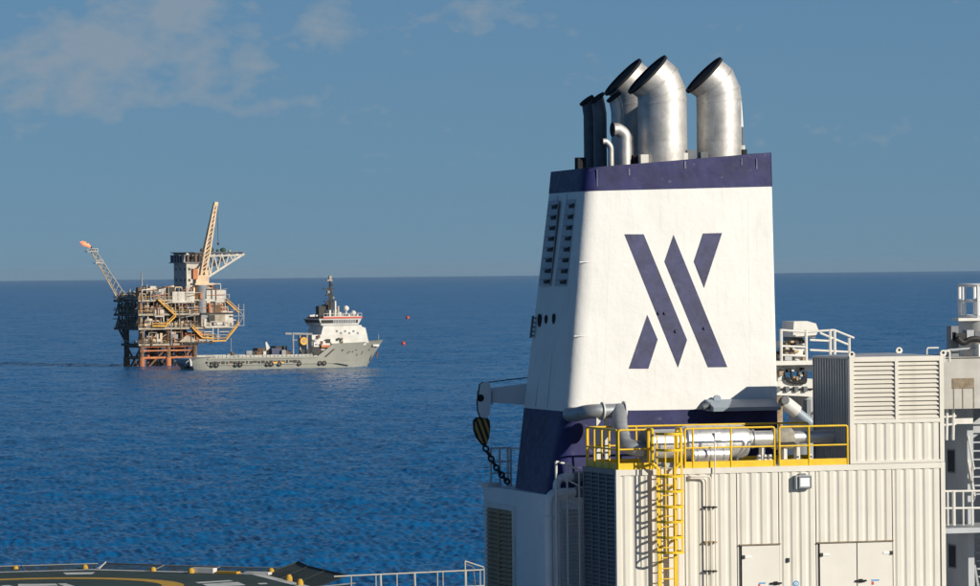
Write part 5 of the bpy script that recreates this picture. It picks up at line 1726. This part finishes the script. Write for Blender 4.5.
    for o_ in fo:
        k0 = 1.0
        mid = foot.lerp(tipc, 0.3)
        c.part('boom_chord', MB().bar(foot + o_ * 0.8, mid + o_ * 1.05, 0.55), F_cream)
        c.part('boom_chord', MB().bar(mid + o_ * 1.05, tipc + o_ * 0.45, 0.55), F_cream)
    n = 16
    for k in range(n):
        f0, f1 = k / n, (k + 1) / n
        s0, s1 = (1.05 - 0.6 * f0), (1.05 - 0.6 * f1)
        for i in range(4):
            a = foot.lerp(tipc, f0) + fo[i] * s0; b_ = foot.lerp(tipc, f1) + fo[(i + 1) % 4] * s1
            c.part('boom_lattice', MB().bar(a, b_, 0.36), F_cream)
    c.part('boom_head', MB().box((tipc.x - 0.6, vc - 2.2, tipc.z - 0.6), (tipc.x + 0.8, vc - 0.8, tipc.z + 0.7)), F_cream)
    e = P(219, 243, vc - 1.5)
    c.part('hoist_wire', MB().tube([tipc + V((0.6, 0, 0)), (tipc.x + 0.9, tipc.y, e.z)], 0.09, 6), F_dark)
    c.part('hook', MB().ball((tipc.x + 0.9, tipc.y, e.z - 0.3), 0.5, 8, 5), F_dark, 60)
    c.part('pendant_wire', MB().tube([apex, foot.lerp(tipc, 0.97)], 0.08, 6), F_dark)
build_platform()

# ---------------------------------------------------------------- supply vessel
def build_vessel():
    q = CAM + ray(190, 370.5) * (33.0 / -ray(190, 370.5).z)
    F = Frame(q, rad(24))
    P = F.at
    B = 17.0
    t = Thing(F, 'supply_vessel', 'grey offshore supply vessel with white bridge beside the oil platform', 'ship', (40, B / 2, 0))
    yc = B / 2
    V0_ = 1.2
    bow = P(382.5, 342, yc).x
    zfc = P(360, 343, 1.0).z                     # forecastle deck
    zmd = P(230, 357.5, 0).z                       # main deck bulwark
    xk0, xk1 = P(318, 350, 0).x, P(333, 343, 0).x
    stern = P(191.5, 361, 0).x
    # hull sections (x, half beam top, half beam water, top height)
    secs = [(stern, 8.0, 6.6, zmd - 1.2), (stern + 2.0, 8.4, 7.6, zmd - 0.2), (stern + 6, 8.5, 8.4, zmd), (xk0, 8.5, 8.5, zmd), (xk0 + 0.4, 8.5, 8.5, zmd + 0.3), (xk1, 8.5, 8.5, zfc - 0.2),
            (bow - 22, 8.5, 7.8, zfc), (bow - 14, 8.0, 5.6, zfc + 0.2), (bow - 7, 6.2, 2.6, zfc + 0.5), (bow - 3, 4.0, 0.8, zfc + 0.7), (bow, 0.6, 0.1, zfc + 0.9)]
    rings = []
    for i, (x, ht, hw_, z) in enumerate(secs):
        rk = 0
        k = max(0.0, (x - (bow - 22)) / 22)
        xw = x - 6.0 * k * k
        xs = x + (1.6 if i == 0 else 0.8 if i == 1 else 0)
        rings.append([V((xs if i < 2 else xw - 0.5 * k, yc - hw_ * 0.9, -3)), V((xs if i < 2 else xw, yc - hw_, 0.4)), V((x, yc - ht, z)), V((x, yc + ht, z)), V((xs if i < 2 else xw, yc + hw_, 0.4)), V((xs if i < 2 else xw - 0.5 * k, yc + hw_ * 0.9, -3))])
    t.part('hull', MB().loft(rings), F_hull, 30)
    # rubbing strakes, boot top
    zz = zmd * 0.42
    t.part('rubbing_strake', MB().bar((stern + 6, -0.15, zz), (xk1 + 8, -0.15, zz), 0.35, 0.35), F_hull)
    t.part('rubbing_strake', MB().bar((stern + 6, -0.12, zmd - 0.4), (xk0, -0.12, zmd - 0.4), 0.3, 0.5), F_hull)
    # tyre fenders
    for px in (212.2, 216.8, 236, 240.5, 267.5, 271.5, 279.5, 299.5, 320.0, 324.5):
        p = P(px, 366.5, -0.35)
        zc_ = zmd * 0.40
        n = 14
        pts = [(p.x + 0.58 * math.cos(2 * math.pi * k / n), -0.35, zc_ + 0.58 * math.sin(2 * math.pi * k / n)) for k in range(n + 1)]
        t.part('tyre_fender', MB().tube(pts, 0.28, 8, cap=False), F_dark, 60)
    # freeing ports in the bulwark
    for k in range(24):
        px = 207 + k * 4.0
        p = P(px, 360, 0)
        w_ = 0.35 + 0.5 * ((k * 7) % 5) / 5
        t.part('freeing_port', MB().box((p.x - w_, -0.06, zmd - 2.0 - 0.25 * (k % 3)), (p.x + w_, 0.02, zmd - 1.25 - 0.12 * (k % 2))), F_dark)
    p = P(277, 363, -0.1)
    t.part('hull_marking', MB().box((p.x - 2.6, -0.2, zmd * 0.42), (p.x + 2.6, -0.1, zmd * 0.58)), F_yellow)
    p = P(230, 365, -0.1)
    t.part('hull_marking', MB().box((p.x - 0.5, -0.2, zmd * 0.35), (p.x + 0.4, -0.1, zmd * 0.52)), F_orange)
    # stern roller and round fairlead
    zf = zmd * 0.56
    t.part('stern_fairlead', MB().tube([(stern - 0.3, 6.0, zf), (stern + 1.6, 6.0, zf)], 1.0, 16), F_white, 40)
    t.part('stern_frame', MB().tube(bend([(stern - 0.1, 0.3, zmd * 0.35), (stern - 0.1, 0.8, zmd - 0.4), (stern - 0.1, B - 0.8, zmd - 0.4), (stern - 0.1, B - 0.3, zmd * 0.35)], 1.5), 0.4, 8), F_white, 40)
    t.part('stern_recess', MB().tube([(stern - 0.05, 6.5, zf), (stern + 1.8, 6.5, zf)], 1.8, 16), F_dark, 40)
    t.part('stern_roller', MB().tube([(stern + 0.2, yc - 5, zmd - 1.4), (stern + 0.2, yc + 5, zmd - 1.4)], 1.1, 14), F_grey, 40)
    # cargo rail and deck cargo
    for yy in (0.3, B - 0.3):
        t.part('cargo_rail', MB().bar((stern + 8, yy, zmd + 0.35), (xk0 - 2, yy, zmd + 0.35), 0.45, 0.7), F_vbeige)
    def pb(nm, x0, x1, y0, y1, v, d, m):
        a, b_ = P(x0, y1, v), P(x1, y0, v)
        return t.part(nm, MB().box((a.x, v, a.z), (b_.x, v + d, b_.z)), m)
    pb('deck_cargo', 250, 256, 351, 356, 3, 4, F_dark)
    pb('deck_cargo', 258, 265, 348, 356, 4, 5, F_rust)
    pb('deck_cargo', 272, 281, 348, 357, 3, 5, F_blue)
    pb('deck_cargo', 276, 287, 346, 357, 6, 5, F_dark)
    pb('deck_cargo', 282, 286, 350, 357, 2, 3, F_grey)
    sp = [P(263.5, 356, 5), P(270.5, 356, 5), P(269.5, 347, 5), P(266.5, 341.5, 5), P(265.5, 342.5, 5), P(266.5, 350, 5)]
    t.part('cargo_chute', MB().prism(sp, (0, 0.8, 0)), F_white)
    for k in range(26):
        x = stern + 7 + (xk0 - stern - 10) * k / 25
        t.part('bulwark_stay', MB().box((x, -0.12, zmd - 0.2 * (k % 2)), (x + 0.35, 0.45, zmd + 0.45 + 0.12 * ((k * 5) % 4))), (F_vbeige, F_hull, F_vbeige)[k % 3])
    rv = random.Random(5)
    for k in range(30):
        x = rv.uniform(stern + 14, xk0 + 2); y = rv.uniform(1.0, 9); w_ = rv.uniform(0.5, 2.2); h_ = rv.uniform(0.7, 2.4)
        t.part('deck_fitting', MB().box((x, y, zmd - 0.6), (x + w_, y + 1.0, zmd + h_)), rv.choice([F_dark, F_rust, F_grey, F_white, F_vbeige, F_orange]))
    for k in range(22):
        x = rv.uniform(xk0 - 3, xk1 + 4); z = rv.uniform(zmd + 0.3, zfc + 2.0); w_ = rv.uniform(0.3, 1.1)
        t.part('side_fitting', MB().box((x, V0_ - 0.25, z), (x + w_, V0_ - 0.02, z + rv.uniform(0.3, 1.2))), rv.choice([F_dark, F_grey, F_rust, F_vbeige]))
    # frame over the aft deck
    for px in (293, 300, 307):
        for v in (2.0, 12.0):
            a, b_ = P(px, 333, v), P(px, 357, v)
            t.part('gantry_post', MB().bar(a, (a.x, v, zmd - 1), 0.5), F_grey)
    a, b_ = P(292, 333.5, 2), P(312, 334, 2)
    t.part('gantry_beam', MB().bar(a, b_, 0.7), F_grey)
    t.part('gantry_beam', MB().bar(P(285, 333.5, 12), P(304, 334, 12), 0.7), F_grey)
    t.part('gantry_beam', MB().bar(P(292, 340, 2), P(308, 340, 2), 0.35), F_grey)
    # superstructure
    V0, VD = 1.2, B - 2.4
    pb('lower_house', 314, 332, 341, 358, V0, VD, F_white)
    pb('mid_house', 312, 366, 334, 346, V0 + 0.6, VD - 1.2, F_white)
    u0, u1 = P(318, 330, V0), P(366, 330, V0)
    z0_, z1_ = P(330, 335, V0 + 0.6).z, P(330, 325.5, V0 + 0.6).z
    mb = MB()
    a0, a1 = P(321, 330, V0 + 0.6).x, P(365.5, 336, V0 + 0.6).x
    mb.loft([[V((a0, V0 + 0.61, z0_)), V((a1, V0 + 0.61, z0_)), V((a1, V0 + VD - 0.61, z0_)), V((a0, V0 + VD - 0.61, z0_))],
             [V((a0 + 1, V0 + 0.8, z1_)), V((a1 - 1.5, V0 + 0.8, z1_)), V((a1 - 1.5, V0 + VD - 0.8, z1_)), V((a0 + 1, V0 + VD - 0.8, z1_))]])
    t.part('upper_house', mb, F_white)
    # front shield sloping to forecastle
    mb = MB()
    c0, c1 = P(360, 340, V0 + 0.6).x, P(369, 343, V0 + 0.6).x
    mb.prism([V((a1 - 2, V0 + 0.7, z1_ - 0.4)), V((a1 - 2, V0 + 0.7, zfc)), V((c1, V0 + 0.7, zfc)), V((c0 + 2.2, V0 + 0.7, z1_ - 1.0))], (0, VD - 1.4, 0))
    t.part('front_shield', mb, F_white)
    # bridge with window band
    bz0, bz1 = z1_, P(330, 318.5, V0 + 0.5).z
    b0_, b1_ = P(318.5, 322, V0 + 0.2).x, P(361.5, 322, V0 + 0.2).x
    br = t.part('bridge', MB().loft([[V((b0_ + 1.2, V0 + 0.5, bz0)), V((b1_ - 1.2, V0 + 0.5, bz0)), V((b1_ - 1.2, V0 + VD - 0.5, bz0)), V((b0_ + 1.2, V0 + VD - 0.5, bz0))],
                                     [V((b0_, V0 - 0.2, bz1)), V((b1_, V0 - 0.2, bz1)), V((b1_, V0 + VD + 0.2, bz1)), V((b0_, V0 + VD + 0.2, bz1))]]), F_white)
    n = 15
    for k in range(n):
        x0 = b0_ + 1.0 + (b1_ - b0_ - 2.2) * k / n
        w_ = (b1_ - b0_ - 2.2) / n * (0.74 if k > 3 else 0.96)
        f0, f1 = 0.34, 0.80
        y0 = V0 + 0.5 - 0.7 * f0 - 0.05; y1 = V0 + 0.5 - 0.7 * f1 - 0.05
        za, zb_ = bz0 + (bz1 - bz0) * f0, bz0 + (bz1 - bz0) * f1
        t.part('bridge_window', MB().prism([V((x0, y0, za)), V((x0 + w_, y0, za)), V((x0 + w_, y1, zb_)), V((x0, y1, zb_))], (0, -0.06, 0)), F_dark if k < 5 or k == n - 1 else F_grey, parent=br)
    for k in range(7):
        yy = V0 + 0.6 + (VD - 1.6) * k / 7
        t.part('bridge_window', MB().box((b0_ - 0.1 + 0.3, yy, bz0 + 1.0), (b0_ + 0.9, yy + (VD / 7) * 0.8, bz0 + 2.4)), F_dark, parent=br)
    t.part('bridge_roof', MB().box((b0_ + 1.6, V0 - 0.4, bz1 + 0.01), (b1_ + 0.3, V0 + VD + 0.4, bz1 + 0.55)), F_red, label='red edged bridge roof')
    t.part('roof_deck', MB().box((b0_ + 1.9, V0, bz1 + 0.55), (b1_, V0 + VD, bz1 + 0.75)), F_white)
    zr = bz1 + 0.75
    # funnels, mast, domes
    def U(px, v):
        return P(px, 315, v).x
    pb('funnel_casing', 319, 324.5, 306, 319, 3, 3, F_dark)
    pb('funnel_casing', 325, 329, 304.5, 319, 9, 3, F_dark)
    pb('mast_house', 329.5, 336, 310, 319, 5, 4, F_white)
    a = P(330.5, 318, 8)
    mt = t.part('mast', MB().tube([(a.x, 8, zr), (a.x, 8, P(330, 290, 8).z), (a.x, 8, P(330, 275.5, 8).z)], [0.75, 0.5, 0.28], 8), F_dark, 40)
    for py, w_ in ((289.5, 3.8), (296, 2.6), (302, 3.2), (281, 1.8)):
        z = P(330, py, 8).z
        t.part('mast_yard', MB().box((a.x - w_ * 0.7, 7.6, z), (a.x + w_ * 0.4, 8.4, z + 0.5)), F_dark if py > 285 else F_beige, parent=mt)
    zb_m = P(330, 304, 8).z
    for dx, dy in ((-1.3, -1), (1.5, -1), (0.1, 1.4)):
        t.part('mast_leg', MB().bar((a.x + dx, 8 + dy, zr), (a.x + dx * 0.15, 8 + dy * 0.15, P(330, 286, 8).z), 0.3), F_dark, parent=mt)
    for k, (dx, py, w_) in enumerate(((1.2, 308, 1.0), (-1.4, 305, 0.8), (0.9, 299, 0.9), (-0.8, 293, 0.8), (0.5, 286, 0.6), (1.6, 312, 1.2))):
        zz_ = P(330, py, 8).z
        t.part('mast_radar', MB().box((a.x + dx - w_ / 2, 7.4, zz_), (a.x + dx + w_ / 2, 8.6, zz_ + 0.8)), (F_beige, F_dark, F_grey)[k % 3], parent=mt)
    z = P(330, 279.5, 8).z
    t.part('mast_light', MB().box((a.x - 0.45, 7.6, z), (a.x + 0.45, 8.4, z + 1.3)), F_beige, parent=mt)
    for px, py, r in ((346, 308.5, 1.05), (353.3, 313, 0.95)):
        v = 6 if px < 350 else 4
        p = P(px, py, v)
        d = t.part('satellite_dome', MB().ball(p, r, 14, 9), F_white, 60)
        t.part('dome_post', MB().tube([(p.x, v, zr), (p.x, v, p.z - r * 0.8)], 0.3, 8), F_white, 40, parent=d)
    for px, py, w_ in ((311, 317, 1.2), (313.5, 314.5, 0.6), (317, 316, 1.0), (338, 306, 0.6), (339.5, 312, 0.9), (342, 314, 0.8), (349, 315, 0.7), (357, 314.5, 0.4), (335, 301, 0.5)):
        p = P(px, py, 4)
        t.part('roof_equipment', MB().box((p.x - w_ / 2, 3.5, zr), (p.x + w_ / 2, 4.3, max(zr + 0.6, p.z))), F_white if px % 2 else F_beige)
    t.part('roof_rail', MB().bar((b0_ + 2, V0, zr + 1.0), (b1_, V0, zr + 1.0), 0.12), F_white)
    for k in range(12):
        x = b0_ + 2 + (b1_ - b0_ - 2) * k / 11
        t.part('roof_rail_post', MB().bar((x, V0, zr), (x, V0, zr + 1.0), 0.10), F_white)
    # side details: doors, openings, life raft, crane disc
    for px, py, w_, h_ in ((303, 352, 0.6, 1.0), (308, 352, 0.5, 1.0), (316.5, 351, 1.6, 1.5), (330, 351, 1.8, 1.4), (336, 348, 1.4, 0.9), (312, 355, 0.7, 1.0), (323, 353, 1.2, 1.0), (328, 341, 0.9, 0.7)):
        p = P(px, py, V0)
        t.part('deck_opening', MB().box((p.x - w_, V0 - 0.12, p.z - h_), (p.x + w_, V0 - 0.01, p.z + h_)), F_dark)
    p = P(303.5, 341, 0.6)
    cr = t.part('hose_reel', MB().tube([(p.x, 0.1, p.z), (p.x, 1.2, p.z)], 1.4, 20), F_yellow, 40, label='round yellow hose reel')
    t.part('reel_hub', MB().tube([(p.x, -0.0, p.z), (p.x, 0.1, p.z)], 0.5, 12), F_beige, 40, parent=cr)
    p = P(325, 346.5, 0.9)
    t.part('life_raft', MB().tube([(p.x - 1.6, 0.7, p.z), (p.x + 1.6, 0.7, p.z)], 0.55, 10), F_orange, 40)
    for k in range(6):
        p = P(337 + k * 4.2, 331 + (k % 2) * 2, V0 + 0.55)
        t.part('porthole', MB().box((p.x - 0.3, V0 + 0.45, p.z - 0.35), (p.x + 0.3, V0 + 0.58, p.z + 0.35)), F_grey)
    for k in range(5):
        p = P(343 + k * 6.5, 350 + (k % 2) * 2, 0)
        t.part('hull_port', MB().tube([(p.x, -0.1, p.z), (p.x, 0.25, p.z)], 0.22, 8), F_dark)
    # forecastle rail, jackstaff, anchor, name plate
    p = P(381, 334, yc)
    t.part('jackstaff', MB().tube([(bow - 1.5, yc, zfc + 0.5), (bow - 1.5, yc, p.z)], 0.14, 6), F_grey)
    p = P(375.5, 353, 4.8)
    t.part('anchor', MB().bar(P(376.5, 357, 5.4), P(377.5, 352, 5.2), 0.5), F_rust)
    t.part('name_plate', MB().bar(P(373, 345.3, 3.2), P(379, 345.3, 5.4), 0.12, 0.7), F_white)
    t.part('hull_step', MB().prism([P(324, 357, 0) , P(333, 349, 0), P(335, 349, 0), P(326, 357, 0)], (0, -0.12, 0)), F_dark)
build_vessel()

# ---------------------------------------------------------------- buoys
for (px, py, r, lab) in ((403.3, 344.5, 2.1, 'larger red mooring buoy floating off the supply vessel bow'), (407.6, 318.6, 1.9, 'smaller red mooring buoy floating farther out at sea')):
    d = ray(px, py)
    q = CAM + d * (33.0 / -d.z)
    F = Frame(q, 0)
    k = q.length / 4500.0
    rr = r * k
    t = Thing(F, 'mooring_buoy', lab, 'buoy', (0, 0, 0))
    t.part('float', MB().ball((0, 0, rr * 0.45), rr, 16, 10), F_red, 60)
    t.part('lifting_eye', MB().tube([(rr * 0.25 * math.cos(2 * math.pi * i / 12), 0, rr * 1.5 + rr * 0.25 * math.sin(2 * math.pi * i / 12)) for i in range(13)], rr * 0.08, 6, cap=False), F_dark, 60)

# ---------------------------------------------------------------- haze over the sea
HAZE = 1.4e-5
if HAZE > 0:
    mb = MB().box((-42000, -42000, -12), (42000, 42000, 80))
    hm = bpy.data.materials.new('haze')
    hm.use_nodes = True
    hn = hm.node_tree
    hn.nodes.clear()
    ho = hn.nodes.new('ShaderNodeOutputMaterial')
    hv = hn.nodes.new('ShaderNodeVolumePrincipled')
    hv.inputs['Color'].default_value = (0.66, 0.82, 0.97, 1)
    hv.inputs['Density'].default_value = HAZE
    hv.inputs['Anisotropy'].default_value = 0.2
    hn.links.new(hv.outputs[0], ho.inputs['Volume'])
    o = bpy.data.objects.new('haze', mb.mesh('haze', hm))
    C.objects.link(o)
    o['kind'] = 'stuff'
